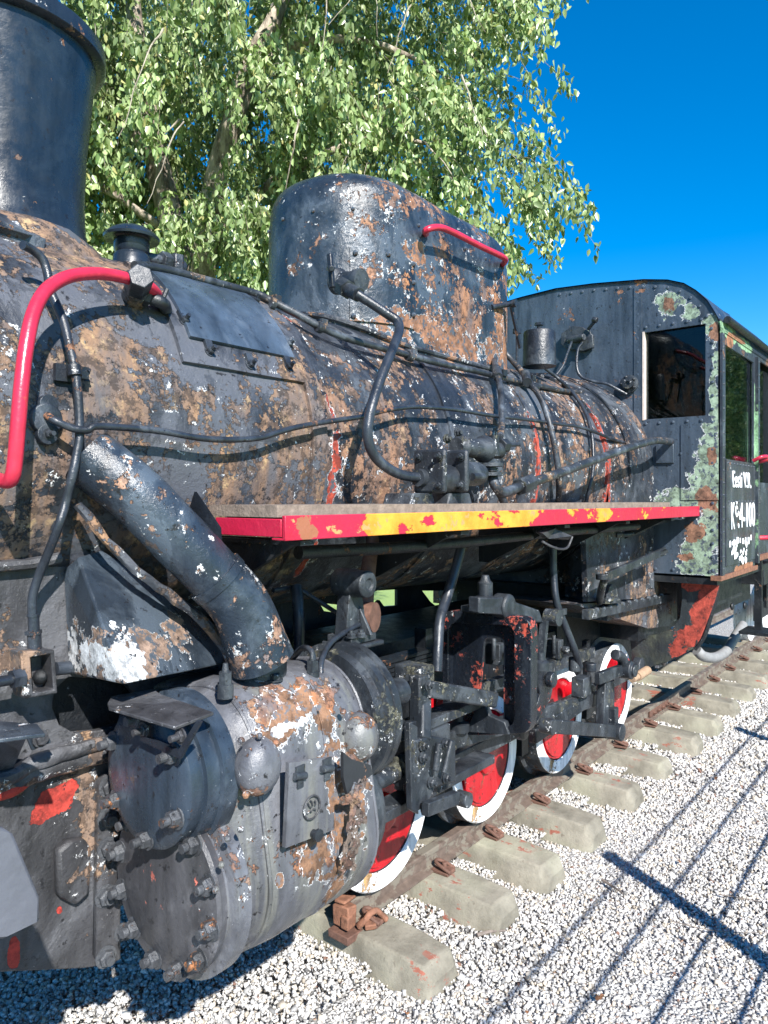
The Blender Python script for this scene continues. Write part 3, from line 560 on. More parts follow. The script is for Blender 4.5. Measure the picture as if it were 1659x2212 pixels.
# big feed pipe to the cab
fp_ = [PY(1060, 1005, 1.52), PY(1063, 1025, 1.52), PY(1070, 1048, 1.5), PY(1086, 1064, 1.49), PY(1110, 1056, 1.48), PY(1142, 1044, 1.47), PY(1200, 1025, 1.46), PY(1300, 988, 1.45), PY(1371, 963, 1.44), PY(1414, 952, 1.43), PY(1438, 953, 1.44), PX(1449, 953, 4.77)]
fpp = pipe('feed_pipe', fp_, .021, M_pipe2, 16)
part('union_nut', MB().cyl(PY(1122, 1052, 1.475), PY(1148, 1041, 1.47), .038, 6), M_mech, fpp, bevel=.003)
pipe('drop_pipe', [PY(1070, 1052, 1.5), PY(1084, 1075, 1.5), PY(1092, 1098, 1.5), PY(1094, 1130, 1.5)], .016, M_pipe2)
f1 = [PB(1058, 740, .05), PB(1063, 758, .05), PB(1072, 800, .05), PB(1082, 845, .055), PB(1084, 885, .06), PB(1084, 917, .07), PY(1080, 945, 1.54)]
pipe('sand_pipe', f1, .0155, M_pipe2)
f2 = [PB(1058, 742, .05), PB(1085, 757, .05), PB(1116, 790, .05), PB(1144, 825, .055), PB(1168, 861, .06), PB(1183, 901, .06), PB(1195, 948, .06), PB(1202, 985, .06), PB(1207, 1030, .06), PB(1207, 1092, .05), PY(1207, 1130, 1.6)]
pipe('sand_pipe', f2, .0155, M_pipe2)
for u, v in ((1074, 806), (1137, 817)): part('pipe_clip', MB().cyl(PB(u-2, v-9, .055), PB(u+2, v+9, .055), .024, 10).box(PB(u+12, v, .05), (.04, .03, .03)), M_mech)
g1 = [(1166, 764, .09), (1168, 786, .07), (1209, 820, .04), (1235, 846, .04), (1261, 883, .04), (1274, 920, .04), (1280, 957, .04), (1281, 1013, .04), (1272, 1060, .04), (1262, 1098, .03)]
pipe('lubricator_pipe', [PB(*q) for q in g1], .0105)
for a_, b_, c_ in ((640, 700, 1.0), (604, 690, .9)): pass
pipe('cab_pipe', [PX(1235, 738, 4.70), PX(1224, 768, 4.68), PX(1216, 790, 4.66), PX(1200, 812, 4.62)], .009, M_pipe)
pipe('cab_pipe', [PX(1258, 740, 4.70), PX(1248, 757, 4.68), PX(1246, 794, 4.66), PX(1256, 814, 4.66), PX(1282, 824, 4.68), PX(1310, 829, 4.70), PX(1332, 840, 4.72), PX(1354, 852, 4.75)], .010, M_pipe)
# --- valves above the board: clack box and injector
m = MB(); pA = PY(905, 1030, 1.47); ax = Vector((1, -.05, .0)).normalized()
m.lathe(PY(902, 1032, 1.47), ax, [(0, .03), (.04, .032), (.05, .045), (.14, .045), (.16, .05), (.24, .05)], 24)
clk = part('clack_valve', m.wobble(.002, 20), M_mech)
for u, w_ in ((930, 1.44), (978, 1.45)):
    c = PY(u, 1018, w_); part('valve_flange', MB().box(c, (.022, .13, .15)), M_mech, clk, bevel=.01)
    for dy, dz in ((-.045, .05), (.04, .05), (-.045, -.05)): part('bolt', bolt_mb(c+Vector((-.012, dy, dz)), (-1, 0, 0), .012, .012, .012), M_mech, clk)
m = MB().lathe(PY(985, 1022, 1.45), ax, [(0, .045), (.12, .045), (.15, .04), (.17, .02)], 24); m.cyl(PY(1020, 1030, 1.4), PY(1044, 1030, 1.4), .014, 12); part('valve_body', m, M_mech, clk)
for u in (905, 985): part('valve_foot', MB().slab([PY(u-12, 1065, 1.44), PY(u+30, 1065, 1.44), PY(u+40, 1105, 1.44), PY(u-22, 1108, 1.44)], (0, .12, 0)), M_mech, clk, bevel=.006)
m = MB().lathe(PY(985, 965, 1.56), Vector((1, -.06, 0)), [(0, .035), (.03, .05), (.05, .035), (.16, .042), (.18, .055), (.2, .055), (.21, .035), (.3, .035)], 24); m.cyl(PY(1078, 962, 1.53), PY(1122, 961, 1.53), .007, 8)
m.cyl(PY(1066, 940, 1.53), PY(1068, 985, 1.53), .022, 14); sv = part('stop_valve', m, M_mech)
part('valve_nut', MB().cyl(PY(1080, 963, 1.53), PY(1092, 963, 1.53), .032, 6), M_mech, sv, bevel=.003)
for u, v in ((965, 948), (968, 990), (988, 935)): part('bolt', bolt_mb(PY(u, v, 1.57), (-.3, -1, 0), .014, .016, .01), M_mech, sv)
m = MB()
for v, r in ((1002, .05), (1012, .03), (1022, .05)): m.lathe(PY(1060, v+6, 1.52), (0, 0, 1), [(0, r), (.014, r)], 20)
part('flange_pair', m, M_mech, sv)
# --- steam dome (long, round-ended)
def stadium(x0, x1, r, k=20):
    o = []
    for i in range(k+1):
        a = math.pi/2+math.pi*i/k; o.append((x0+r*math.cos(a), r*math.sin(a)))
    for j in range(1, 12): o.append((x0+(x1-x0)*j/12, -r))
    for i in range(k+1):
        a = -math.pi/2+math.pi*i/k; o.append((x1+r*math.cos(a), r*math.sin(a)))
    for j in range(1, 12): o.append((x1-(x1-x0)*j/12, r))
    return o
m = MB(); vs = []; fs = []
prof = [(2.25, .012)]+[(2.32, .006), (2.42, 0)]+[(z, 0) for z in (2.5, 2.6, 2.7, 2.8, 2.9)]+[(2.925, 0), (2.927, -.004), (2.97, -.006)]+[(2.97+.13*math.sin(a), -.006-.13*(1-math.cos(a))) for a in (.2, .4, .6, .8, 1.0, 1.2, 1.4)]+[(3.105, -.2), (3.115, -.28)]
for z, dr in prof:
    for x, y in stadium(2.578, 3.339, .36+dr): vs.append((x, YC+y, z))
k = len(stadium(2, 3, 1))
for i in range(len(prof)-1):
    for j in range(k): fs.append((i*k+j, i*k+(j+1) % k, (i+1)*k+(j+1) % k, (i+1)*k+j))
fs.append(tuple(range((len(prof)-1)*k, len(prof)*k)))
dome = part('steam_dome', m.add(vs, fs).wobble(.004, 5), M_dome, smooth=50)
RIV = {}
def rivet_at(p, r, par, mat, sc=(1, 1, 1)):
    k = (r, mat.name, sc)
    if k not in RIV: o = obj('rivet', MB().ball((0, 0, 0), r, 8, sc), mat, par); RIV[k] = o.data
    else: o = bpy.data.objects.new('rivet', RIV[k]); COL.objects.link(o); o.parent = par
    o.location = p
st = stadium(2.578, 3.339, .36)
for i in range(0, k, 3):
    x, y = st[i]; rivet_at((x, YC+y, 2.905), .009, dome, M_dome)
part('dome_skirt', MB().add([(x, YC+y, BA(0, 90, 0).z) for x, y in st], []) if False else MB().tube([Vector((x, YC+y, ZB+math.sqrt(max(.61**2-y*y, 0))+.002)) for x, y in stadium(2.578, 3.339, .366)], .012, 8, 1).wobble(.004, 20), M_boil, dome)
# seam plate with valve
m = MB()
def dp(x, z, off): # point on the near side of the dome
    if x >= 2.578: return Vector((x, YC-.36-off, z))
    a = (x-2.578)/.36; a = max(-1, a); y = math.sqrt(1-a*a); return Vector((2.578+(.36+off)*a, YC-(.36+off)*y, z))
vs = []; fs = []
for i in range(11):
    x = 2.315+.29*i/10
    for z in (2.44, 2.75): vs.append(dp(x, z, .008))
for i in range(10): fs.append((2*i, 2*i+2, 2*i+3, 2*i+1))
vp = part('valve_plate', MB().add(vs, fs), M_dome, dome)
for x, z in ((2.325, 2.46), (2.325, 2.6), (2.33, 2.72), (2.59, 2.5), (2.59, 2.64), (2.59, 2.72), (2.45, 2.73)): rivet_at(dp(x, z, .01), .012, dome, M_dome)
cv = PY(730, 612, 1.84); m = MB(); m.lathe(PY(726, 608, 1.90), Vector((0, -1, -.15)), [(0, .05), (.02, .05), (.03, .035), (.09, .035), (.1, .042), (.13, .042)], 20)
m.cyl(PY(738, 618, 1.80), PY(752, 626, 1.76), .035, 6); m.cyl(PY(752, 626, 1.76), PY(775, 637, 1.7), .025, 14); cvo = part('dome_valve', m, M_mech)
part('valve_handle', MB().bar(PY(712, 548, 1.80), PY(718, 622, 1.79), .016, .02, (0, 1, 0)).cyl(PY(712, 580, 1.8), PY(716, 580, 1.72), .012, 10), M_blk, cvo, bevel=.004)
# red grab rail on the dome
A0, A1 = PY(922, 500, 1.90), PY(1088, 566, 1.905)
part('dome_handrail', MB().tube([PY(920, 505, 1.895), PY(921, 497, 1.84), PY(945, 491, 1.82), PY(975, 500, 1.82), PY(1040, 533, 1.82), PY(1082, 553, 1.82), PY(1092, 562, 1.84), PY(1086, 571, 1.90)], .0145, 14), M_redp, dome)
# --- lever between dome and cab, lubricator pot
lv = part('regulator_lever', MB().bar(PY(1104, 660, 1.85), PY(1124, 752, 1.85), .012, .02, (1, 0, 0)).cyl(PY(1062, 664, 1.9), PY(1110, 655, 1.86), .014, 12).lathe(PY(1108, 656, 1.84), (0, -1, 0), [(0, .02), (.02, .02)], 14), M_blk)
c = PB(1165, 800, -.02); c.y = 2.0; c = PY(1165, 792, 1.93)
m = MB().lathe(c, (0, 0, 1), [(0, .095), (.06, .092), (.19, .09), (.2, .085)], 30); pot = part('lubricator', m, M_blk)
part('bolt', MB().cyl(c+Vector((0, 0, .2)), c+Vector((0, 0, .235)), .014, 8).cyl(c+Vector((0, 0, .235)), c+Vector((0, 0, .25)), .026, 6), M_blk, pot)
c = PY(1117, 800, 1.93); part('bleed_rod', MB().cyl(c, c+Vector((0, 0, .2)), .008, 8).cyl(c+Vector((0, 0, .2)), c+Vector((0, 0, .225)), .024, 6), M_blk)

# --- the running board
m = MB(); X0, X1, YB = 1.266, 4.78, 1.31
m.box(((X0+X1)/2, YB+.006, 1.631), (X1-X0, .012, .062)); m.box((X0+.006, YB+.14, 1.631), (.012, .25, .045)); m.box(((X0+X1)/2, YB+.03, 1.603), (X1-X0, .04, .006))
brd = part('running_board_edge', m.wobble(.0015, 8), M_board, bevel=.002)
part('deck_plank', MB().box(((X0+4.3)/2-.0, (YB+.03+1.6)/2, 1.672), (4.3-X0+.0, 1.6-YB-.03, .03)).box(((X0+X1)/2, 1.46, 1.645), (X1-X0-.1, .26, .02)), M_deck, brd)
for X in (1.35, 2.1, 2.9, 3.6, 4.3): part('board_bracket', MB().slab([(X, YB+.03, 1.60), (X, 1.75, 1.60), (X, 1.75, 1.42), (X, 1.70, 1.42)], (.015, 0, 0)).box((X+.007, 1.55, 1.59), (.05, .45, .012)), M_dark, brd)
part('board_hanger', MB().slab([PY(425, 1062, 1.55), PY(478, 1140, 1.50), PY(480, 1170, 1.5), PY(405, 1130, 1.6)], (0, .01, 0)).slab([PY(468, 1190, 1.55), PY(492, 1185, 1.52), PY(506, 1222, 1.52), PY(480, 1225, 1.55)], (0, .01, 0)), M_blk, brd)
# pipes slung below the board and the twisted lamp bracket
pipe('train_pipe', [(1.5, 1.5, 1.55), (2.2, 1.49, 1.54), (3.2, 1.49, 1.55), (4.2, 1.49, 1.55)], .02, M_dark)
m = MB().slab([PY(1172, 1152, 1.33), PY(1200, 1142, 1.36), PY(1236, 1158, 1.33), PY(1228, 1166, 1.36), PY(1205, 1160, 1.40), PY(1186, 1164, 1.36)], (0, .03, .004))
m.tube([PY(1172, 1170, 1.34), PY(1190, 1180, 1.34), PY(1210, 1186, 1.34), PY(1226, 1182, 1.34), PY(1236, 1160, 1.34)], .005, 6); part('lamp_bracket', m, M_plate)

# --- cylinder block
CYc, z1, z2 = 1.508, .777, 1.053
def hull(circles, n=48):
    pts = []
    for (y, z, r) in circles:
        for i in range(n): a = 2*math.pi*i/n; pts.append((y+r*math.cos(a), z+r*math.sin(a)))
    pts = sorted(set(pts))
    def half(ps):
        h = []
        for p in ps:
            while len(h) > 1 and (h[-1][0]-h[-2][0])*(p[1]-h[-2][1])-(h[-1][1]-h[-2][1])*(p[0]-h[-2][0]) <= 0: h.pop()
            h.append(p)
        return h[:-1]
    return half(pts)+half(pts[::-1])
def section(grow, x, nn=72):
    H = hull([(CYc+.0, z1, .205+grow), (CYc+.01, z2, .165+grow), (1.72, 1.10, .09+grow)])
    # resample evenly by angle from the middle
    cy, cz = CYc+.05, .93; L = len(H); out = []
    for i in range(nn):
        a = 2*math.pi*i/nn; d = (math.cos(a), math.sin(a)); best = 0
        for j in range(L):
            p, q = H[j], H[(j+1) % L]; ex, ey = q[0]-p[0], q[1]-p[1]; den = d[0]*ey-d[1]*ex
            if abs(den) < 1e-9: continue
            t_ = ((p[0]-cy)*ey-(p[1]-cz)*ex)/den; s_ = ((p[0]-cy)*d[1]-(p[1]-cz)*d[0])/den
            if t_ > 0 and -1e-6 <= s_ <= 1+1e-6: best = max(best, t_)
        out.append(Vector((x, cy+d[0]*best, cz+d[1]*best)))
    return out
def loft(secs):
    m = MB(); n = len(secs[0]); vs = [p for s_ in secs for p in s_]; fs = []
    for i in range(len(secs)-1):
        for j in range(n): fs.append((i*n+j, i*n+(j+1) % n, (i+1)*n+(j+1) % n, (i+1)*n+j))
    fs += [tuple(range(n-1, -1, -1)), tuple(range((len(secs)-1)*n, len(secs)*n))]; return m.add(vs, fs)
cyb = part('cylinder_casing', loft([section(g, x) for x, g in ((1.115, -.03), (1.13, -.022), (1.17, -.012), (1.20, .0), (1.215, .012), (1.28, .016), (1.36, .018), (1.45, .018), (1.55, .016), (1.60, .012), (1.62, .0))]).wobble(.005, 9), M_cyl, smooth=50)
part('cylinder_casting', loft([section(-.035, 1.10), section(-.035, 1.64)]), M_cyl, cyb)
for x_, g_, r_ in ((1.207, .004, .006), (1.43, .019, .0025), (1.60, .012, .005)):
    sec_ = section(g_, x_, 72); part('casing_seam', MB().tube(sec_+[sec_[0]], r_, 6, 1), M_cyl, cyb)
low = part('lower_cylinder_flange', MB().lathe((1.115, CYc, z1), (-1, 0, 0), [(-.02, .225), (.018, .225), (.022, .21), (.024, .2), (.05, .2), (.055, .195), (.056, .165), (.05, .158)], 56), M_cyl, cyb)
lc = part('lower_cylinder_cover', MB().lathe((1.115, CYc, z1), (-1, 0, 0), [(.03, .2), (.05, .205), (.058, .198), (.06, .165), (.066, .155), (.068, .06), (.069, 0)], 56), M_cover2, cyb)
for i in range(12):
    a = 2*math.pi*(i+.35)/12; p = Vector((1.058, CYc+.182*math.cos(a), z1+.182*math.sin(a)))
    if p.z > z1+.15: continue
    part('bolt', bolt_mb(p, (-1, 0, 0), .0205, .024, .014), M_nut, cyb)
uc = part('valve_chest_cover', MB().lathe((1.10, CYc, z2), (-1, 0, 0), [(-.03, .185), (.01, .185), (.014, .175), (.05, .175), (.052, .165), (.085, .165), (.092, .158), (.1, .13), (.104, .06), (.105, 0)], 56), M_cover, cyb)
for i in range(6):
    a = 2*math.pi*(i+.42)/6; part('bolt', bolt_mb(Vector((1.005, CYc+.138*math.cos(a), z2+.138*math.sin(a))), (-1, 0, 0), .0195, .024, .018), M_nut, cyb)
part('bolt', bolt_mb(PX(392, 1590, .985), (-1, 0, 0), .014, .01, .02), M_plate, cyb); part('bolt', bolt_mb(PX(312, 1577, .985), (-1, 0, 0), .014, .01, .02), M_plate, cyb)
# step plate over the valve chest
q = [PZ(232, 1518, 1.235), PZ(240, 1504, 1.235), PZ(330, 1488, 1.235), PZ(350, 1500, 1.235), PZ(462, 1538, 1.225), PZ(378, 1570, 1.215), PZ(235, 1528, 1.235)]
shp = part('step_plate', MB().slab(q, (0, 0, -.008)), M_plate, bevel=.002)
br_ = [PX(300, 1590, 1.0), PX(385, 1620, .97), PX(425, 1562, .97), PX(428, 1545, .97)]
part('step_bracket', MB().slab([PX(302, 1600, .98), PX(388, 1640, .98), PX(432, 1560, .98), PX(425, 1556, .98), PX(384, 1622, .98), PX(304, 1588, .98)], (.008, 0, 0)), M_blk, shp)
# ribs, bulges, door plate with emblem
for u, v, Y in ((556, 1655, 1.31), (776, 1592, 1.33)):
    c = PY(u, v, Y); b_ = part('bulged_cover', MB().ball(c, .062, 28, (.95, .85, 1.1)), M_cyl, cyb)
    for du, dv_ in ((-35, -55), (40, -50), (-25, 62)): part('bolt', MB().ball(PY(u+du, v+dv_, Y-.01), .009, 8), M_cyl, b_)
dpl = part('door_plate', MB().slab([PY(u, v, 1.268) for u, v in [(617, 1832), (625, 1648), (722, 1636), (722, 1792)]], (0, .012, 0)), M_cyl, cyb)
for u, v in ((648, 1676), (706, 1660)): part('hinge', MB().cyl(PY(u-12, v+2, 1.262), PY(u+12, v-1, 1.262), .009, 12).box(PY(u, v-11, 1.266), (.03, .006, .025)).box(PY(u, v+14, 1.266), (.02, .006, .025)), M_mech, dpl)
ec = PY(674, 1744, 1.262); m = MB(); rr = .028
m.tube([ec+Vector((rr*math.cos(a), 0, rr*math.sin(a))) for a in [2*math.pi*i/28 for i in range(29)]], .0025, 8, 1)
for pts_ in ([(-.013, .015), (-.009, .006), (-.003, .0)], [(-.005, .019), (.001, .011), (.003, .003)], [(.010, .013), (.013, .007), (.012, .001)], [(-.016, -.010), (-.009, -.006), (-.002, -.010), (.005, -.006), (.013, -.010)]):
    m.tube([ec+Vector((x, 0, z)) for x, z in pts_], .0019, 6, 3)
part('emblem', m, M_plate, dpl)
part('door_knob', MB().lathe(PY(676, 1800, 1.266), (0, -1, 0), [(0, .01), (.012, .01), (.014, .015), (.022, .015), (.024, .008)], 16), M_mech, dpl)
for i, (u, v) in enumerate(((492, 1812), (478, 1868), (465, 1922), (520, 1792), (560, 1590), (738, 1875), (724, 1640))): part('rivet', MB().ball(PY(u, v, 1.29), .008, 8), M_cyl, cyb)
# torn rusty sheet at the rear edge of the casing
vs = []; fs = []; e = [(765, 1665, 1.27), (745, 1690, 1.262), (790, 1650, 1.28), (780, 1700, 1.26), (770, 1740, 1.265), (755, 1795, 1.258), (740, 1850, 1.265), (720, 1820, 1.26), (715, 1760, 1.256)]
m = MB(); vs = []; fs = []; pth = cr([PY(752, 1628, 1.29), PY(772, 1668, 1.275), PY(768, 1700, 1.262), PY(752, 1722, 1.262), PY(772, 1760, 1.262), PY(758, 1800, 1.262), PY(752, 1850, 1.265), PY(745, 1880, 1.27)], 6); nc = 7
for i, p in enumerate(pth):
    w_ = .018+.022*abs(math.sin(i*.31))+rng.uniform(-.006, .006)
    for j in range(nc):
        f = j/(nc-1); vs.append(p+Vector((-w_*(1-f)+rng.uniform(-.004, .004)+.02*f, -.004-.016*f*f*abs(math.sin(i*.43))+rng.uniform(-.003, .003), rng.uniform(-.006, .006))))
for i in range(len(pth)-1):
    for j in range(nc-1):
        if rng.random() < .93: fs.append((i*nc+j, i*nc+j+1, (i+1)*nc+j+1, (i+1)*nc+j))
m.add(vs, fs)
part('torn_cladding', m, peel('torn_sheet', base=(.10, .075, .06), rust=1.0, grey=.5, white=.6, rcol=((.09, .045, .03), (.28, .14, .08)), rough=.8), cyb, smooth=0)
part('cladding_hole', MB().slab([PY(u, v, 1.262) for u, v in [(742, 1625), (760, 1640), (800, 1652), (806, 1672), (782, 1690), (772, 1720), (752, 1722), (742, 1680)]], (0, .01, 0)), M_inside, cyb, smooth=0)  # dark sheet laid on the casing, painted shade of a torn hole
# rear head of the valve chest, stuffing glands
m = MB().lathe((1.62, 1.50, 1.06), (1, 0, 0), [(0, .19), (.03, .195), (.035, .21), (.06, .21), (.065, .2), (.07, .21), (.095, .21), (.1, .19), (.13, .15), (.17, .09), (.22, .06), (.225, .045), (.36, .045)], 56); rh = part('valve_chest_rear_head', m, M_mech, cyb)
m = MB().lathe((1.62, 1.53, .777), (1, 0, 0), [(0, .19), (.05, .2), (.08, .19), (.1, .12), (.15, .06), (.2, .05)], 48); part('cylinder_rear_head', m, M_mech, cyb)
part('piston_rod', MB().cyl((1.7, 1.53, .777), (2.2, 1.53, .777), .03, 16).lathe((2.0, 1.53, .777), (1, 0, 0), [(0, .03), (0, .048), (.06, .05), (.08, .03)], 20), M_mech)
# things on top of the casing: oil fittings, gland, L bracket with pivot
def fit(u, v, Y, h, r, name='oil_fitting'):
    c = PY(u, v, Y); m = MB().cyl(c, c+Vector((0, 0, h*.4)), r, 14).cyl(c+Vector((0, 0, h*.4)), c+Vector((0, 0, h*.75)), r*.85, 6).frustum(c+Vector((0, 0, h*.75)), c+Vector((0, 0, h)), r*.5, r*.3, 10); return part(name, m, M_mech, cyb)
fit(487, 1507, 1.44, .085, .02); fit(675, 1478, 1.44, .09, .02); fit(520, 1490, 1.6, .05, .02)
m = MB(); c = PZ(560, 1472, 1.205); m.box(c, (.20, .13, .03)); m.cyl(c, c+Vector((0, 0, .07)), .075, 28); part('exhaust_flange', m, M_mech, cyb, bevel=.006)
part('bolt', bolt_mb(PZ(525, 1462, 1.22), (0, 0, 1), .018, .02, 0), M_mech, cyb); part('bolt', bolt_mb(PZ(592, 1470, 1.22), (0, 0, 1), .018, .02, 0), M_mech, cyb)
pipe('small_oil_pipe', [PY(675, 1440, 1.44), PY(676, 1418, 1.44), PY(668, 1402, 1.46), PY(654, 1400, 1.5), PY(642, 1412, 1.55), PY(630, 1424, 1.6)], .0085)
pipe('small_oil_pipe', [PY(698, 1490, 1.43), PY(693, 1450, 1.44), PY(697, 1420, 1.46), PY(715, 1388, 1.48), PY(745, 1366, 1.5), PY(775, 1350, 1.5), PY(790, 1352, 1.5)], .0085)
m = MB(); Yb = 1.50
m.slab([PY(742, 1398, Yb), PY(828, 1392, Yb), PY(832, 1412, Yb), PY(793, 1414, Yb), PY(788, 1478, Yb), PY(742, 1450, Yb)], (0, .09, 0)) if False else None
a_, b_ = PY(743, 1480, Yb), PY(743, 1405, Yb); zt = b_.z; x0 = a_.x
m.box((x0+.045, Yb+.03, zt-.08), (.10, .012, .20)); m.box((x0+.0, Yb+.03, zt-.08), (.012, .12, .2)); m.box((x0+.07, Yb+.02, zt+.008), (.16, .12, .016))
lb = part('rocker_pedestal', m, M_mech, bevel=.006)
m = MB().box((x0+.06, Yb+.02, zt+.03), (.12, .10, .024)); m.slab([(x0+.01, Yb+.0, zt+.04), (x0+.11, Yb+.0, zt+.04), (x0+.08, Yb, zt+.2), (x0+.03, Yb, zt+.2)], (0, .05, 0))
m.slab([(x0+.07, Yb-.05, zt+.04), (x0+.075, Yb+.06, zt+.04), (x0+.07, Yb+.02, zt+.16)], (.012, 0, 0)); m.lathe((x0+.055, Yb+.07, zt+.2), (0, -1, 0), [(0, .045), (.07, .045), (.08, .042), (.12, .042), (.125, .03), (.126, .018), (.12, .017)], 28)
part('rocker_bearing', m, M_mech, lb, bevel=.004)
for dx, dy in ((.0, -.02), (.12, .04), (.03, -.035)): part('bolt', bolt_mb((x0+dx+.01, Yb+dy, zt+.04), (0, 0, 1), .014, .014, .008), M_mech, lb)
part('rocker_arm', MB().tube([PY(782, 1330, 1.62), PY(790, 1270, 1.66), PY(800, 1200, 1.7), PY(810, 1150, 1.72)], [.04, .03, .026, .026], 14).lathe(PY(752, 1330, 1.66), (.3, -1, 0), [(0, .05), (.1, .05)], 20), M_clip)
pipe('angle_pipe', [PY(640, 1440, 1.75), PY(645, 1400, 1.75), PY(645, 1330, 1.75), PY(640, 1265, 1.78)], .02, M_pipe, 12)
pipe('brake_pipe', [PY(590, 1275, 1.8), PY(640, 1272, 1.8), PY(690, 1300, 1.75), PY(740, 1330, 1.72), PY(775, 1335, 1.7)], .008, M_pipe)
# junction box at the pipe foot, bracket, buffer beam
jb = part('junction_box', MB().slab([PY(44, 1408, 1.66), PY(118, 1404, 1.66), PY(125, 1498, 1.66), PY(54, 1510, 1.66)], (0, .06, 0), [[PY(66, 1420, 1.66), PY(110, 1412, 1.66), PY(116, 1490, 1.66), PY(72, 1498, 1.66)]]).slab([PY(66, 1420, 1.71), PY(110, 1412, 1.71), PY(116, 1490, 1.71), PY(72, 1498, 1.71)], (0, .008, 0)), M_plate, bevel=.003)
part('elbow_union', MB().cyl(PY(-20, 1475, 1.67), PY(28, 1468, 1.67), .012, 14).cyl(PY(25, 1468, 1.67), PY(50, 1462, 1.67), .022, 6), M_pipe, jb); part('box_plug', MB().cyl(PY(120, 1445, 1.69), PY(150, 1442, 1.69), .016, 14), M_pipe, jb); part('inner_knob', MB().ball(PY(88, 1462, 1.70), .018, 12), M_dark, jb)
fb = part('foot_bracket', MB().slab([PZ(-30, 1555, 1.235), PZ(80, 1563, 1.235), PZ(98, 1584, 1.228), PZ(-30, 1600, 1.235)][:4], (0, 0, -.008)).slab([PY(58, 1592, 1.655), PY(100, 1578, 1.655), PY(112, 1604, 1.66), PY(70, 1622, 1.66)], (0, .008, 0)), M_hood, bevel=.002)
part('bracket_web', MB().slab([PY(-30, 1610, 1.7), PY(55, 1598, 1.66), PY(20, 1680, 1.75), PY(-30, 1690, 1.75)], (.0, .012, 0)), M_blk, fb)
part('bolt', bolt_mb(PY(87, 1596, 1.652), (0, -1, .05), .014, .016, 0), M_plate, fb)
Xb = .60; m = MB(); BY = 1.2
m.add([PY(-60, 1770, BY), PY(5, 1788, BY), PY(28, 1800, BY), PY(86, 1938, BY), PY(86, 1992, BY), PY(4, 2032, BY), PY(-60, 2040, BY)]+[p+Vector((-.1, .0, -.0)) for p in []], [(0, 1, 2, 3, 4, 5, 6)])
pb_ = [PY(-90, 1765, BY), PY(10, 1790, BY), PY(30, 1803, BY), PY(86, 1938, BY), PY(86, 1990, BY), PY(4, 2030, BY), PY(-90, 2040, BY)]
bb = part('buffer_beam', MB().slab(pb_, (0, .5, 0)).box((.40, YC, 1.07), (.10, 2.1, .22)), plain('pale_grey_beam_paint', (.10, .105, .125), .5, .15, 12, .002, c2=(.45, .38, .3), t=.66), bevel=.008)
part('beam_face', MB().box((.34, YC, 1.07), (.012, 2.1, .22)), M_redp, bb)
# drain cocks hanging below
for X_ in (1.22, 1.45):
    c = Vector((X_, 1.5, .535)); part('drain_cock', MB().cyl(c+Vector((0, 0, -.01)), c+Vector((0, 0, .06)), .018, 14).cyl(c+Vector((.0, 0, -.0)), c+Vector((.05, .03, .0)), .012, 12), M_smoke)
# --- wheels
WX = [2.277, 3.06, 3.861, 4.684]; WZ = .475; WR = .295; WY = 1.80
PIN = Vector((.15, 0, .13))
W0 = bpy.data.objects.new('wheel', None); COL.objects.link(W0); W0.parent = LOC; W0.location = Vector((WX[0], WY, WZ))-LOC.location
tt = obj('tyre', MB().lathe((0, 0, 0), (0, 1, 0), [(.006, .224), (0, .23), (0, .289), (.006, .295), (.098, .30), (.105, .325), (.125, .325), (.128, .24), (.006, .224)], 72, False), M_white, W0, local=True)
tt.data.materials.append(M_tread)
for p in tt.data.polygons:
    if abs(p.normal.y) < .6 or p.center.y > .05: p.material_index = 1
m = MB().lathe((0, .018, 0), (0, 1, 0), [(0, .0), (0, .13), (.004, .19), (-.004, .205), (-.006, .22), (.002, .229), (.08, .229)], 64); obj('wheel_disc', m, M_red, W0, local=True)
m = MB(); cw = []
for i in range(21):
    a = math.pi*(1.06+.62*i/20); cw.append(Vector((.205*math.cos(a), .004, .205*math.sin(a))))
m.slab(cw+[Vector((.09, .006, -.09)), Vector((-.10, .006, -.04))], (0, .03, 0)); obj('counterweight', m, M_red, W0, local=True, bevel=.008)
m = MB().lathe((0, .02, 0), (0, -1, 0), [(0, .075), (.03, .072), (.034, .06)], 28).lathe((PIN.x, .02, PIN.z), (0, -1, 0), [(0, .055), (.04, .05), (.04, .03), (.09, .03)], 24); m.bar((0, .01, 0), (PIN.x, .01, PIN.z), .04, .09, (0, 1, 0)) if False else None
obj('crank_boss', m, M_red, W0, local=True)
note_kids(W0)
for i in range(1, 4):
    c = copy_tree(W0, LOC); c.location = Vector((WX[i], WY, WZ))-LOC.location
for i in range(4):   # far-side wheels, with axles
    part('far_wheel', MB().lathe((WX[i], 2*YC-WY, WZ), (0, -1, 0), [(0, .29), (.1, .295), (.105, .325), (.125, .325), (.12, .1)], 40), M_dark)
    part('axle', MB().cyl((WX[i], 1.85, WZ), (WX[i], 2.67, WZ), .05, 16), M_dark)
# --- rods
YR = 1.70
for i in range(3):
    a, b = Vector((WX[i]+PIN.x, YR, WZ+PIN.z)), Vector((WX[i+1]+PIN.x, YR, WZ+PIN.z))
    m = MB().bar(a, b, .035, .07).lathe(a+Vector((0, .03, 0)), (0, -1, 0), [(0, .06), (.05, .06), (.055, .05)], 24)
    if i == 2: m.lathe(b+Vector((0, .03, 0)), (0, -1, 0), [(0, .065), (.05, .065), (.06, .04)], 24)
    part('coupling_rod', m, M_mech, bevel=.005)
BE = Vector((WX[2]+PIN.x, 1.60, WZ+PIN.z)); XH = PY(930, 1745, 1.55)
CHd = Vector((2.25, 1.60, .777))
m = MB().bar(CHd, BE, .035, .075); m.box(BE, (.12, .06, .17)); m.lathe(CHd+Vector((0, .035, 0)), (0, -1, 0), [(0, .06), (.07, .06)], 20); mr = part('main_rod', m, M_mech, bevel=.006)
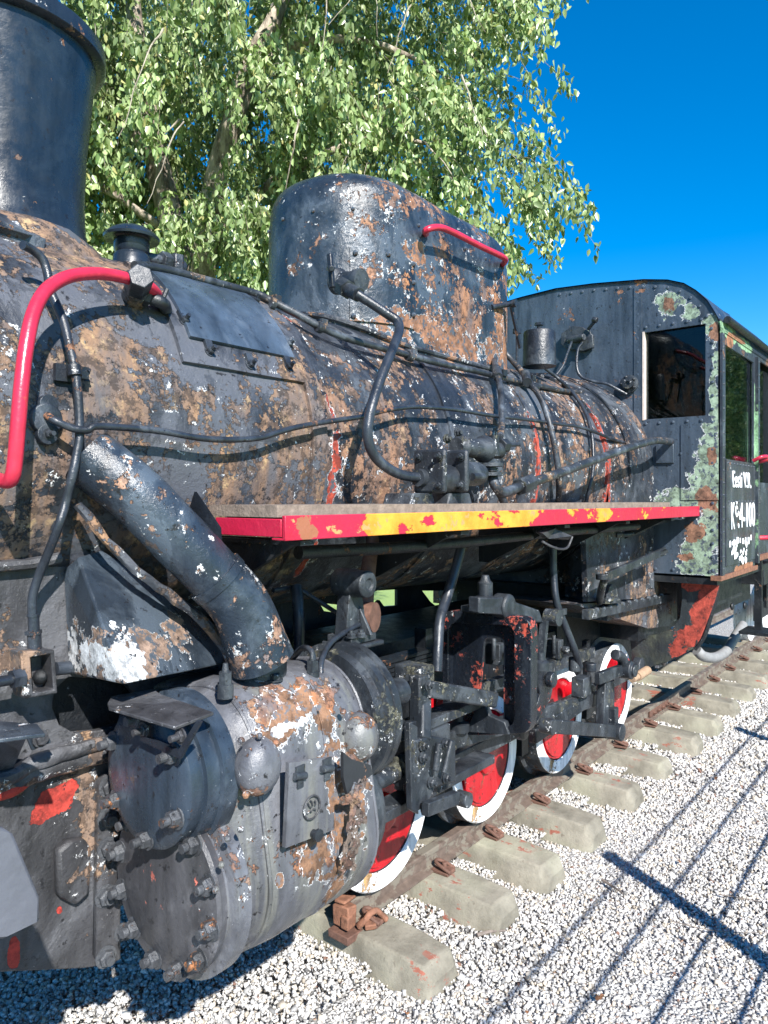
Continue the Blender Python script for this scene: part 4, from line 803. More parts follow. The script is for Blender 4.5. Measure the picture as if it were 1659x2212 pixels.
part('bolt', bolt_mb(BE+Vector((0, 0, .09)), (0, 0, 1), .02, .02, .015), M_mech, mr)
# return crank and eccentric rod
RC = PY(1358, 1447, 1.47)
m = MB().bar(PY(1290, 1466, 1.50), RC+Vector((0, .03, 0)), .03, .06).lathe(RC+Vector((0, .05, 0)), (0, -1, 0), [(0, .05), (.07, .05), (.075, .035), (.09, .035), (.092, .02)], 24); m.tube([RC+Vector((0, .02, 0)), RC+Vector((-.05, .02, .07)), RC+Vector((-.12, .03, .1))], .03, 10)
part('return_crank', m, M_mech, bevel=.004)
e0, e1 = PY(1183, 1568, 1.47), PY(1331, 1580, 1.47)
m = MB().bar(e0, e1, .03, .062).lathe(e1+Vector((0, .04, 0)), (0, -1, 0), [(0, .045), (.075, .045), (.08, .03)], 20).lathe(e0+Vector((0, .03, 0)), (0, -1, 0), [(0, .035), (.06, .035)], 16); m.box(PY(1325, 1548, 1.49), (.05, .04, .10))
part('eccentric_rod', m, M_mech, bevel=.004)
m = MB().bar(PY(1305, 1468, 1.53), PY(1300, 1578, 1.53), .05, .075, (1, 0, 0)); part('big_end_strap', m, M_mech, bevel=.006)
m = MB().bar(PY(1150, 1590, 1.6), PY(1275, 1505, 1.6), .04, .07).box(PY(1256, 1482, 1.58), (.1, .07, .1)); m.cyl(PY(1241, 1450, 1.58), PY(1241, 1420, 1.58), .03, 14).cyl(PY(1276, 1450, 1.58), PY(1276, 1432, 1.58), .03, 14); part('radius_rod', m, M_mech, bevel=.005)
# oil pot row above wheel three
# --- guide bars, crosshead, yoke
m = MB().bar((1.74, 1.55, .90), (2.62, 1.55, .90), .09, .035).bar((1.74, 1.55, .655), (2.62, 1.55, .655), .09, .035); gb = part('guide_bars', m, M_mech, bevel=.004)
m = MB().box((2.18, 1.55, .777), (.2, .11, .21)).slab([PY(895, 1600, 1.45), PY(935, 1590, 1.45), PY(985, 1600, 1.45), PY(985, 1690, 1.45), PY(940, 1700, 1.45), PY(925, 1740, 1.45), PY(898, 1755, 1.45)], (0, .03, 0)); xh = part('crosshead', m, M_mech, bevel=.006)
for u, v in ((912, 1610), (912, 1635), (960, 1605), (930, 1690), (962, 1680), (915, 1745)): part('bolt', bolt_mb(PY(u, v, 1.445), (0, -1, 0), .014, .016, .01), M_mech, xh)
part('union_link', MB().cyl(PY(948, 1605, 1.42), PY(940, 1665, 1.42), .012, 10).cyl(PY(975, 1600, 1.42), PY(958, 1670, 1.42), .009, 10).bar(PY(918, 1748, 1.42), PY(985, 1722, 1.42), .03, .045).lathe(PY(988, 1722, 1.44), (0, -1, 0), [(0, .028), (.05, .028)], 16), M_mech, xh, bevel=.003)
m = MB().bar(PY(905, 1458, 1.52), PY(905, 1560, 1.52), .05, .06, (1, 0, 0)).bar(PY(912, 1470, 1.55), PY(912, 1600, 1.47), .05, .05, (1, 0, 0)).bar(PY(925, 1488, 1.5), PY(1070, 1512, 1.44), .03, .06); m.box(PY(895, 1470, 1.58), (.09, .12, .12)); yk = part('valve_spindle_yoke', m, M_mech, bevel=.008)
part('combination_lever', MB().slab([PY(888, 1560, 1.5), PY(912, 1555, 1.5), PY(900, 1600, 1.5), PY(900, 1700, 1.5), PY(886, 1720, 1.5)], (0, .03, 0)).slab([PY(885, 1560, 1.46), PY(903, 1570, 1.46), PY(902, 1650, 1.46), PY(905, 1760, 1.44), PY(890, 1750, 1.44)], (0, .025, 0)), M_mech, yk, bevel=.004)
part('bolt', bolt_mb(PY(924, 1480, 1.47), (0, -1, 0), .014, .016, .01), M_mech, yk)
# --- motion bracket, the big rounded frame
XM = 2.54
def rr_(pts, r, X):     # rounded polygon in plane X
    P = [PX(u, v, X) for u, v in pts]; out = []
    for i in range(len(P)):
        a, b, c = P[i-1], P[i], P[(i+1) % len(P)]; d0, d1 = (a-b), (c-b); k0, k1 = min(r, d0.length*.45), min(r, d1.length*.45); s0, s1 = b+d0.normalized()*k0, b+d1.normalized()*k1
        for t_ in (0, .25, .5, .75, 1): out.append(s0*(1-t_)**2+b*2*t_*(1-t_)+s1*t_*t_)
    return out
o_ = [(955, 1318), (1148, 1336), (1146, 1585), (955, 1590)]
i_ = [(968, 1345), (1110, 1352), (1110, 1570), (968, 1573)]
mb_ = part('motion_bracket', MB().slab(rr_(o_, .05, XM), (.055, 0, 0), [rr_(i_, .04, XM)]).wobble(.002, 10), M_gear, bevel=.004)
web_o = rr_([(958, 1335), (1125, 1345), (1125, 1580), (958, 1585)], .03, XM+.035); slot = rr_([(1046, 1375), (1088, 1378), (1088, 1560), (1040, 1548), (1035, 1500)], .03, XM+.035)
part('bracket_web', MB().slab(web_o, (.015, 0, 0), [slot]), M_gear, mb_)
part('red_guard', MB().slab([PY(u, v, 1.78) for u, v in [(922, 1498), (990, 1492), (993, 1512), (975, 1556), (928, 1572)]], (0, .02, 0)), M_red)
part('bracket_gusset', MB().slab([PX(1010, 1570, XM-.01), PX(1040, 1505, XM-.01), PX(1056, 1545, XM-.01), PX(1090, 1560, XM-.01), PX(1100, 1588, XM-.01), PX(985, 1580, XM-.01)], (.03, 0, 0)), M_mech, mb_, bevel=.004)
part('stud_block', MB().lathe(PX(990, 1578, XM-.05), (0, 0, 1), [(0, .045), (.03, .045), (.04, .02), (.06, .022)], 14), M_mech, mb_)
# reverse shaft arm on top
m = MB(); m.slab([PY(1035, 1290, 1.45), PY(1085, 1290, 1.42), PY(1165, 1318, 1.38), PY(1175, 1345, 1.38), PY(1150, 1345, 1.38), PY(1080, 1328, 1.42), PY(1035, 1325, 1.45)], (0, .05, 0)); m.lathe(PY(1072, 1308, 1.47), (0, -1, 0), [(0, .05), (.06, .05), (.065, .04)], 24)
ra = part('reverse_arm', m, M_mech, bevel=.006)
part('oil_cup', MB().lathe(PY(1048, 1308, 1.5), (0, 0, 1), [(0, .06), (.03, .05), (.04, .03), (.09, .03), (.1, .02), (.12, .015)], 20).box(PY(1040, 1312, 1.5), (.14, .1, .02)), M_mech, ra)
part('lifting_link', MB().lathe(PY(1180, 1332, 1.40), (0, -1, 0), [(0, .035), (.06, .035)], 16).bar(PY(1176, 1340, 1.38), PY(1168, 1425, 1.38), .022, .03, (0, 1, 0)).lathe(PY(1168, 1440, 1.38), (0, 0, 1), [(-.01, .035), (.02, .035), (.03, .02), (.06, .018)], 14), M_mech, ra)
part('expansion_link', MB().slab([PY(1150, 1438, 1.5), PY(1195, 1430, 1.5), PY(1198, 1470, 1.5), PY(1190, 1510, 1.5), PY(1160, 1560, 1.5), PY(1150, 1560, 1.5), PY(1168, 1500, 1.5)], (0, .06, 0)).lathe(PY(1184, 1467, 1.49), (0, -1, 0), [(0, .035), (.03, .035), (.035, .02)], 18), M_gear, mb_, bevel=.004)
# springs, equaliser clutter above the wheels
for k in range(6): part('spring_leaf', MB().box((2.42, 1.86, .96+.018*k), (.62-.04*k, .07, .014)), M_dark)
m = MB().slab([(1.7, 1.92, .42), (6.2, 1.92, .42), (6.2, 1.92, .92), (5.0, 1.92, .92), (4.3, 1.92, .92), (1.7, 1.92, .98)], (0, .025, 0)); frm = part('main_frame', m, M_dark)
part('main_frame', MB().slab([(1.7, 2.6, .42), (6.2, 2.6, .42), (6.2, 2.6, .9), (1.7, 2.6, .9)], (0, .025, 0)), M_dark)
for X in (2.65, 3.45): part('spring_hanger', MB().box((X, 1.88, 1.0), (.05, .06, .28)), M_dark, frm)
for c_, s_ in (((2.0, YC, .8), (.05, .7, .3)), ((3.3, YC, .95), (.25, .66, .05)), ((4.1, YC, .9), (.1, .66, .3))): part('frame_stretcher', MB().box(c_, s_), M_dark)
m = MB(); zt_ = 1.34
m.slab([(.9, 2.75, .95), (6.2, 2.75, .95), (6.2, 2.75, zt_), (.9, 2.75, zt_)], (0, .02, 0), [[PY(u, v, 2.75) for u, v in h_] for h_ in ([(785, 1278), (858, 1273), (858, 1308), (830, 1310), (820, 1296), (808, 1308), (785, 1304)], [(912, 1276), (985, 1276), (985, 1312), (945, 1312), (930, 1300)], [(690, 1302), (745, 1308), (745, 1326), (700, 1320)], [(797, 1346), (830, 1346), (830, 1388), (800, 1378)], [(1036, 1276), (1050, 1276), (1058, 1306), (1036, 1306)])]); part('far_side_plate', m, M_dark)  # plate added behind the boiler gap to keep it dark, few openings left
part('far_running_board', MB().box((3.0, 3.0, 1.63), (3.6, .5, .05)), M_dark)
part('ash_pan_body', MB().box((4.5, YC, .88), (.9, .7, .62)).box((5.4, YC, .98), (1.4, 1.2, .36)), M_dark)  # ash pan bulk, plus a block added under the cab to darken the gap
part('saddle_casting', MB().box((1.1, YC, .95), (1.2, .86, .66)), M_dark)  # block added behind the oval hole so that it reads black
part('inner_rod_cover', MB().box((3.4, YC, 1.02), (2.6, .5, .1)), M_dark)  # plate added between the frames to darken the space under the boiler
# oil pump and clutter behind the bracket
for X, Y, z, s_ in ((2.75, 1.78, 1.0, .12), (3.05, 1.75, .98, .1), (3.4, 1.78, .95, .12), (3.7, 1.76, .9, .1)):
    part('spring_buckle', MB().box((X, Y, z), (s_*.6, .08, s_)).cyl((X, Y-.05, z), (X, Y-.08, z), .02, 12).cyl((X-.05, Y-.02, z-.02), (X-.05, Y-.02, z+.08), .012, 8), M_mech, bevel=.006)
part('equaliser_beam', MB().bar((2.6, 1.76, .84), (4.2, 1.76, .80), .04, .06), M_mech)
# splasher over the fourth wheel, brake hangers, sand pipes
m = MB(); vs = []; fs = []
for i in range(15):
    a = rad(20+150*i/14)
    for y in (1.83, 1.95): vs.append((WX[3]-.05+.31*math.cos(a), y, WZ+.31*math.sin(a)))
for i in range(14): fs.append((2*i, 2*i+1, 2*i+3, 2*i+2))
pipe('sanding_pipe', [PY(1000, 1165, 1.6), PY(985, 1225, 1.6), PY(965, 1290, 1.6), PY(950, 1340, 1.58), PY(946, 1400, 1.56), PY(944, 1450, 1.55)], .02, M_pipe, 14)
pipe('sanding_pipe', [PY(1195, 1180, 1.62), PY(1196, 1240, 1.62), PY(1202, 1300, 1.6), PY(1220, 1350, 1.58), PY(1240, 1400, 1.56), PY(1252, 1440, 1.56)], .018, M_pipe, 14)
part('pipe_clip', MB().box(PY(1208, 1322, 1.58), (.09, .04, .03)), M_mech)
for X in (2.68, 3.46, 4.28):
    part('brake_hanger', MB().bar((X, 1.83, .85), (X+.02, 1.83, .45), .03, .05, (1, 0, 0)).box((X+.0, 1.85, .47), (.07, .08, .18)), M_dark)
part('brake_rod', MB().cyl((2.3, 1.95, .33), (5.2, 1.95, .33), .016, 10), M_dark)
# --- ash pan, foundation ring, arm
AX = 4.50
m = MB().slab([PY(1262, 1100, 1.60), PY(1418, 1105, 1.60), PY(1422, 1290, 1.60), PY(1270, 1300, 1.60)], (0, .03, 0))
m.slab([PY(1240, 1305, 1.62), PY(1440, 1290, 1.62), PY(1460, 1340, 1.62), PY(1445, 1352, 1.62), PY(1400, 1358, 1.62), PY(1300, 1325, 1.62)], (0, .5, 0)); ap = part('ash_pan', m.wobble(.004, 10), M_smoke)
for i in range(11): rivet_at(PY(1288+14*i, 1318-3.2*i, 1.58), .018, ap, M_mech)
part('foundation_ring', MB().bar(PY(1265, 1328, 1.59), PY(1445, 1290, 1.59), .04, .05), M_mech, ap)
part('damper_lever', MB().bar(PY(1310, 1245, 1.45), PY(1436, 1190, 1.45), .02, .045).cyl(PY(1300, 1240, 1.45), PY(1300, 1252, 1.45), .03, 14).tube([PY(1308, 1245, 1.46), PY(1300, 1270, 1.5), PY(1295, 1300, 1.58)], .02, 10), M_mech, bevel=.003)
part('hand_hole', MB().lathe(PY(1318, 1290, 1.6), (0, -1, 0), [(0, .075), (.015, .075), (.018, .06)], 26).cyl(PY(1318, 1290, 1.58), PY(1318, 1290, 1.54), .025, 6).bar(PY(1302, 1298, 1.56), PY(1336, 1296, 1.56), .03, .03), M_mech, ap)
part('platform_support', MB().bar(PY(1290, 1248, 1.7), PY(1440, 1190, 1.42), .03, .02), M_dark)
pipe('injector_pipe', [PY(1455, 1120, 1.5), PY(1415, 1130, 1.5), PY(1370, 1152, 1.55), PY(1330, 1156, 1.6)], .014, M_pipe2)
# rear frame plate with red undercoat showing
XQ = 4.86
def PQ(u, v): return PX(u, v, XQ)
M_rfr = peel('rear_frame_paint', base=(.024, .03, .034), rust=.1, grey=.3, white=.1, rough=.38, greyc=(.06, .065, .045),
    extra=[([(PQ(u_, v_), (.3, ry_, rz_)) for u_, v_, ry_, rz_ in ((1505, 1264, 0.087, 0.040), (1535, 1268, 0.072, 0.048), (1532, 1292, 0.051, 0.080), (1524, 1315, 0.058, 0.080), (1514, 1342, 0.058, 0.080), (1502, 1365, 0.065, 0.064), (1484, 1388, 0.072, 0.056), (1462, 1408, 0.065, 0.040))], (.48, .07, .045), None, (1.9, 12))])
rf = part('rear_frame_plate', MB().slab([PQ(u, v) for u, v in [(1470, 1246), (1556, 1250), (1550, 1275), (1541, 1305), (1526, 1345), (1512, 1380), (1497, 1402), (1447, 1428), (1367, 1452), (1361, 1380), (1390, 1374), (1420, 1371), (1453, 1358), (1468, 1334), (1473, 1290)]], (.03, 0, 0)), M_rfr, bevel=.003)
part('frame_flange', MB().tube([PX(u, v, XQ+.03) for u, v in [(1552, 1256), (1546, 1290), (1535, 1330), (1520, 1375), (1500, 1402)]], .016, 8), M_dark, rf)
part('frame_pin', MB().cyl(PY(1376, 1462, 1.6), PY(1398, 1448, 1.6), .028, 16).cyl(PY(1366, 1468, 1.6), PY(1376, 1462, 1.6), .02, 12), M_sand)
part('bracket_clip', MB().bar(PY(1418, 1440, 1.6), PY(1440, 1430, 1.6), .02, .02).cyl(PY(1434, 1434, 1.6), PY(1434, 1428, 1.56), .015, 10), M_plate)

# ================================================================== cab
m = MB(); cab = part('cab_front', MB(), M_cab) if False else None
half = [(1.192, 1.235), (1.192, 2.74), (1.215, 2.83), (1.262, 2.915), (1.33, 2.99), (1.40, 3.045), (1.50, 3.085), (1.65, 3.115), (1.99, 3.15), (2.26, 3.165)]
full = [(XC, y, z) for y, z in half]+[(XC, 2*YC-y, z) for y, z in half[::-1][1:]]
win = [(XC, 1.275, 2.218), (XC, 1.275, 2.78), (XC, 1.649, 2.778), (XC, 1.649, 2.218)]
win2 = [(x, 2*YC-y, z) for x, y, z in win]
cab = part('cab_front', MB().slab(full, (.012, 0, 0), [win, win2]), M_cab)
def riv(y, z, x=XC, r=.0105): rivet_at((x-.001, y, z), r, cab, M_cab, (.8, 1, 1))
for (y0, z0), (y1, z1) in zip(half[:-1], half[1:]):
    pass
path = [Vector((0, y+.045 if y < 1.3 else y, z-.03 if y > 1.25 else z)) for y, z in half]; path = [Vector((0, y, z)) for y, z in [(1.235, 1.27), (1.235, 2.72), (1.255, 2.80), (1.30, 2.88), (1.36, 2.95), (1.42, 3.0), (1.51, 3.045), (1.65, 3.075), (1.99, 3.11), (2.26, 3.125)]]
def along(path, step):
    out = []; acc = 0
    for a, b in zip(path[:-1], path[1:]):
        L = (b-a).length; t_ = -acc if acc else 0
        t_ = (step-acc) if acc else 0
        while t_ < L: out.append(a+(b-a)*(t_/L)); t_ += step
        acc = (L-(t_-step)) % step
    return out
for p in along(path, .082): riv(p.y, p.z)
for i in range(12): riv(1.69, 2.2+i*.078)
for i in range(5): riv(1.30+i*.085, 2.19)
for i in range(5): riv(1.30+i*.085, 2.81)
for i in range(4): riv(1.25+i*.11, 1.262)
for y in (1.54, 1.42): riv(y, 1.99); riv(y, 1.6)
part('seam_strip', MB().box((XC-.003, 1.69, 2.62), (.006, .05, .92)), M_cab, cab)
part('lower_panel', MB().slab([(XC-.006, 1.20, 2.17), (XC-.006, 1.42, 2.17), (XC-.006, 1.42, 1.7), (XC-.006, 1.20, 1.7)], (.006, 0, 0)), M_cab, cab)
wf = part('window_frame', MB().box((XC+.03, 1.654, 2.498), (.07, .012, .57)), M_frame_paint, cab)
part('window_pane', MB().box((XC+.035, 1.462, 2.5), (.006, .374, .56)), M_glass, wf)
part('window_pane', MB().box((XC+.035, 2*YC-1.462, 2.5), (.006, .374, .56)), M_glass, wf)
# cab side sheet with side window and door opening
YS = 1.19; XE = 6.4
so_ = [(XC, YS, 1.24), (5.70, YS, 1.24), (5.70, YS, 1.30), (5.76, YS, 1.30), (5.76, YS, 2.70), (6.35, YS, 2.70), (6.35, YS, 2.80), (XC, YS, 2.80)]
hol = [(4.90, YS, 1.955), (5.655, YS, 1.955), (5.655, YS, 2.66), (4.90, YS, 2.66)]
cs = part('cab_side', MB().slab(so_, (0, .012, 0), [hol]), M_side)
part('side_window_pane', MB().box((5.278, YS+.02, 2.31), (.76, .006, .71)), M_glass, cs)
part('lettered_panel', MB().box((5.28, YS-.004, 1.62), (.78, .008, .66)), M_side, cs)
part('corner_strip', MB().box((XC+.03, YS-.006, 1.99), (.055, .012, 1.5)).box((5.73, YS-.01, 1.98), (.05, .02, 1.45)), M_side, cs)
for i in range(10): rivet_at((4.93+i*.078, YS-.008, 1.93), .007, cs, M_side)
for i in range(20): rivet_at((XC+.03, YS-.012, 1.28+i*.075), .007, cs, M_side)
for i in range(16): rivet_at((5.735, YS-.02, 1.32+i*.09), .007, cs, M_side)
for i in range(9): rivet_at((4.95+i*.085, YS-.008, 1.69), .007, cs, M_side)
part('door_window_pane', MB().box((6.08, YS+.05, 2.25), (.58, .006, .86)), M_glass, cs)
part('cab_door', MB().box((6.08, YS+.05, 1.55), (.6, .02, .56)), M_side, cs)
part('sill', MB().box((5.25, YS+.02, 1.225), (.98, .06, .03)).box((6.05, YS+.02, 1.28), (.62, .05, .03)), M_rustb, cs)
part('far_side_sheet', MB().box((5.6, 2*YC-YS, 1.6), (1.63, .012, .75)).box((5.6, 2*YC-YS, 2.72), (1.63, .012, .16)), M_side)
rf_ = MB(); hv = half[2:]+[(2*YC-y, z) for y, z in half[::-1][1:-2]]
vs = []; fs = []
for x in (XC-.01, 6.45):
    for y, z in [(1.185, 2.735), (1.192, 2.78)]+hv+[(2*YC-1.192, 2.78), (2*YC-1.185, 2.735)]: vs.append((x, y, z+.006))
k_ = len(vs)//2
for i in range(k_-1): fs.append((i, i+1, k_+i+1, k_+i))
roof = part('cab_roof', rf_.add(vs, fs).add([(a, b, c-.012) for a, b, c in vs], fs), M_side)
part('gutter', MB().cyl((4.84, 1.165, 2.80), (6.5, 1.165, 2.80), .022, 10), M_dark, roof)
part('roof_vent', MB().slab([(5.4, 1.45, 3.05), (6.3, 1.45, 3.05), (6.3, 1.5, 3.17), (5.4, 1.5, 3.13)], (0, .5, 0)), M_side, roof)
part('cab_floor', MB().box((5.6, YC, 1.2), (1.62, 2.1, .04)), M_dark)
part('backhead', MB().lathe((4.81, YC, 1.85), (1, 0, 0), [(0, .6), (.02, .6), (.05, .55)], 48).box((4.83, YC, 1.5), (.04, 1.1, .6)).tube([(4.9, 1.9, 1.9), (4.95, 2.0, 2.2), (4.9, 2.4, 2.3)], .02), M_inside)
part('cab_rear_sheet', MB().slab([(6.42, y, z) for y, z in half]+[(6.42, 2*YC-y, z) for y, z in half[::-1][1:]], (.01, 0, 0)), M_inside)
# fittings on the cab front
c = PX(1360, 830, 4.775); rv = part('whistle_flange', MB().lathe(c, (-1, -.1, 0), [(0, .058), (.02, .058), (.024, .035), (.05, .035), (.052, .015), (.04, .014)], 24), M_mech, cab)
for i in range(5):
    a = 2*math.pi*i/5; part('bolt', MB().ball(c+Vector((-.024, .045*math.cos(a), .045*math.sin(a))), .011, 8), M_mech, rv)
c = PX(1250, 735, 4.775); m = MB().slab([PX(1216, 722, 4.77), PX(1240, 705, 4.77), (PX(1262, 708, 4.77)), PX(1284, 725, 4.77), PX(1284, 752, 4.77), PX(1262, 760, 4.77), PX(1228, 755, 4.77), PX(1215, 745, 4.77)], (-.03, 0, 0))
m.cyl(PX(1228, 735, 4.74), PX(1262, 728, 4.70), .022, 12).cyl(PX(1270, 712, 4.72), PX(1288, 690, 4.70), .012, 8).cyl(PX(1280, 690, 4.70), PX(1290, 692, 4.70), .02, 8); part('gauge_cock', m, M_mech, cab, bevel=.004)
part('cover_plate', MB().box(PX(1436, 980, 4.772), (.012, .11, .12)), M_cab, cab, bevel=.003)
# lettering
def text(s_, c, w_, h_, name='lettering', bold=.008):
    cu = bpy.data.curves.new(name, 'FONT'); cu.body = s_; cu.size = 1; cu.align_x = 'CENTER'; cu.align_y = 'CENTER'; cu.extrude = .02; cu.offset = bold
    to = bpy.data.objects.new(name, cu); COL.objects.link(to); bpy.context.view_layer.update()
    me = bpy.data.meshes.new_from_object(to.evaluated_get(bpy.context.evaluated_depsgraph_get())); COL.objects.unlink(to); bpy.data.objects.remove(to)
    co = np.array([v.co[:] for v in me.vertices]); mn, mx = co.min(0), co.max(0)
    for v in me.vertices:
        x = (v.co.x-(mn[0]+mx[0])/2)/(mx[0]-mn[0])*w_; y = (v.co.y-(mn[1]+mx[1])/2)/(mx[1]-mn[1])*h_; zz = v.co.z
        v.co = (c[0]+x, c[1]-zz*.08-.002, c[2]+y)
    me.materials.append(M_letter); o = bpy.data.objects.new(name, me); COL.objects.link(o); o.parent = LOC; o.location = -LOC.location; return o
YL = YS-.010
text('Eesti V.R.', (5.275, YL, 1.832), .50, .105); text('K', (5.035, YL, 1.60), .085, .17); text('č', (5.125, YL, 1.64), .06, .10, bold=.01); text(':4-100', (5.40, YL, 1.60), .47, .165)
m = MB()   # last scraped-off line of white paint
r2 = random.Random(3)
for i in range(26):
    x = 4.96+r2.random()*.45; z = 1.29+abs(r2.gauss(0, .05))+ (.05 if x < 5.15 else 0); s_ = r2.uniform(.012, .035); n = 8
    m.add([(x+s_*1.3*r2.uniform(.5, 1)*math.cos(6.283*k/n), YL-.0008*i/26-.001, z+s_*r2.uniform(.4, 1)*math.sin(6.283*k/n)) for k in range(n)], [tuple(range(n))])
for x in (5.02, 5.06, 5.11, 5.15, 5.22, 5.3, 5.37, 5.45, 5.52): m.box((x, YL-.002, 1.435+r2.uniform(-.01, .01)), (r2.uniform(.02, .05), .002, r2.uniform(.02, .05)))
part('worn_lettering', m, M_letter, smooth=0)
# red grab rails by the door
for Yg, du in ((1.10, 0), ):
    part('cab_handrail', MB().tube([(5.75, YS, 1.97), (5.76, Yg, 1.99), (5.84, Yg-.01, 1.985), (5.86, Yg-.01, 1.93), (5.86, Yg-.01, 1.5), (5.85, Yg, 1.44), (5.77, YS, 1.43)], .017, 12), M_redp, cs)
part('cab_handrail', MB().tube([(5.60, YS-.01, 1.97), (5.60, YS-.06, 1.995), (5.68, YS-.08, 2.0), (5.74, YS-.02, 1.985)], .013, 10), M_redp, cs)
part('cab_step', MB().box((5.95, 1.22, 1.0), (.03, .05, .56)).box((5.95, 1.22, .74), (.3, .2, .02)), M_dark)
# rear underframe, hose
part('rear_underframe', MB().box((5.75, 1.48, 1.06), (1.6, .03, .28)).box((6.6, 1.6, .95), (1.6, .03, .3)), M_dark)
for u, v in ((1582, 1310), (1609, 1308)): part('bolt', MB().ball(PY(u, v, 1.465), .03, 12, (1, .5, 1)), M_dark)
part('brake_hose', MB().tube([PY(1505, 1405, 1.45), PY(1520, 1418, 1.42), PY(1545, 1420, 1.42), PY(1570, 1405, 1.42), PY(1588, 1375, 1.42), PY(1605, 1350, 1.42)], .035, 14), M_hose)
pipe('hanging_pipe', [PY(1510, 1290, 1.45), PY(1520, 1310, 1.44), PY(1535, 1325, 1.43)], .02, M_pipe2)

# ================================================================== tender
T = empty('tender', (7.9, YC, .18), 'dark tender coupled behind the cab at the right edge', 'tender')
part('tank', MB().box((7.95, YC, 1.55), (2.7, 2.0, .75)), M_side, T, bevel=.02)
part('underframe', MB().box((7.95, YC, 1.08), (2.7, 1.9, .14)), M_dark, T, bevel=.005)
for X in (8.75, 9.5):
    w_ = part('wheel', MB().lathe((X, WY+.06, .43), (0, 1, 0), [(0, .2), (0, .25), (.1, .255), (.105, .28), (.12, .28), (.12, .1)], 40), M_white, T)
    part('wheel_disc', MB().lathe((X, WY+.07, .43), (0, 1, 0), [(0, .0), (0, .19), (.05, .2)], 32), M_red, w_)
for X in (8.7,): part('bogie_frame', MB().box((X, 1.72, .55), (.95, .03, .16)).box((X, 1.70, .72), (.25, .04, .3)), M_dark, T)

# ================================================================== fences
def fence(name, x0, x1, Y, h, label, mat, vstep=None, hs_=(.2,), post=2.53, px=0, thick=.0035, pw=.03):
    t = empty(name, ((x0+x1)/2, Y, 0), label, 'fence'); X = px
    while X < x1:
        if X > x0: obj('post', MB().box((X, Y, h/2), (pw*1.6, pw, h)), mat, t)
        X += post
    m = MB(); z = .08
    while z < h: m.box(((x0+x1)/2, Y, z), (x1-x0, thick*2.2, thick*2)); z += hs_[0]
    if vstep:
        x = x0
        while x < x1: m.box((x, Y+.005, h/2+.03), (thick*2, thick*2, h-.06)); x += vstep
    obj('wire_panel', m, mat, t, smooth=0); return t
M_fence = plain('dark_fence_steel', (.03, .035, .03), .5)
TIPX = 3.42-.579*1.19; 
fence('wire_fence', -8, 24, .04, 1.2, 'low wire fence beside the path, casting line shadows on the gravel', M_fence, None, (.2,), 2.53, TIPX-2.53*4, .0052, .045)
fence('mesh_fence', -4, 24, 9.5, 1.5, 'mesh fence of thin vertical bars on the lawn behind the locomotive', M_fence, .12, (.35,), 2.53, 0, .006, .05)

# ================================================================== the tree
def leaf_mat():
    s = N('poplar_leaf'); a = s.n.new('ShaderNodeVertexColor'); a.layer_name = 'leaf'
    s.fin(a.outputs[0], .34, None); s.b.inputs['Specular IOR Level'].default_value = .6
    t = s.n.new('ShaderNodeBsdfTranslucent'); s.put(t.inputs['Color'], s.mix(1, a.outputs[0], (1.0, 1.0, .55), 'MULTIPLY'))
    mx = s.n.new('ShaderNodeMixShader'); mx.inputs[0].default_value = .22; s.t.links.new(s.b.outputs[0], mx.inputs[1]); s.t.links.new(t.outputs[0], mx.inputs[2]); s.t.links.new(mx.outputs[0], s.out.inputs[0]); return s.m
def bark():
    s = N('poplar_bark'); n = s.noise(9, 9, .7, v=s.scale(s.co, (1, 1, .35))); c = s.mix(s.step(n, .38, .6), (.13, .10, .075), (.50, .43, .34)); return s.fin(c, .9, s.bump(n, .05))
M_leaf, M_bark = leaf_mat(), bark()
rv3 = Vector((SA, -CA, 0)); fv3 = Vector((CA, SA, 0))
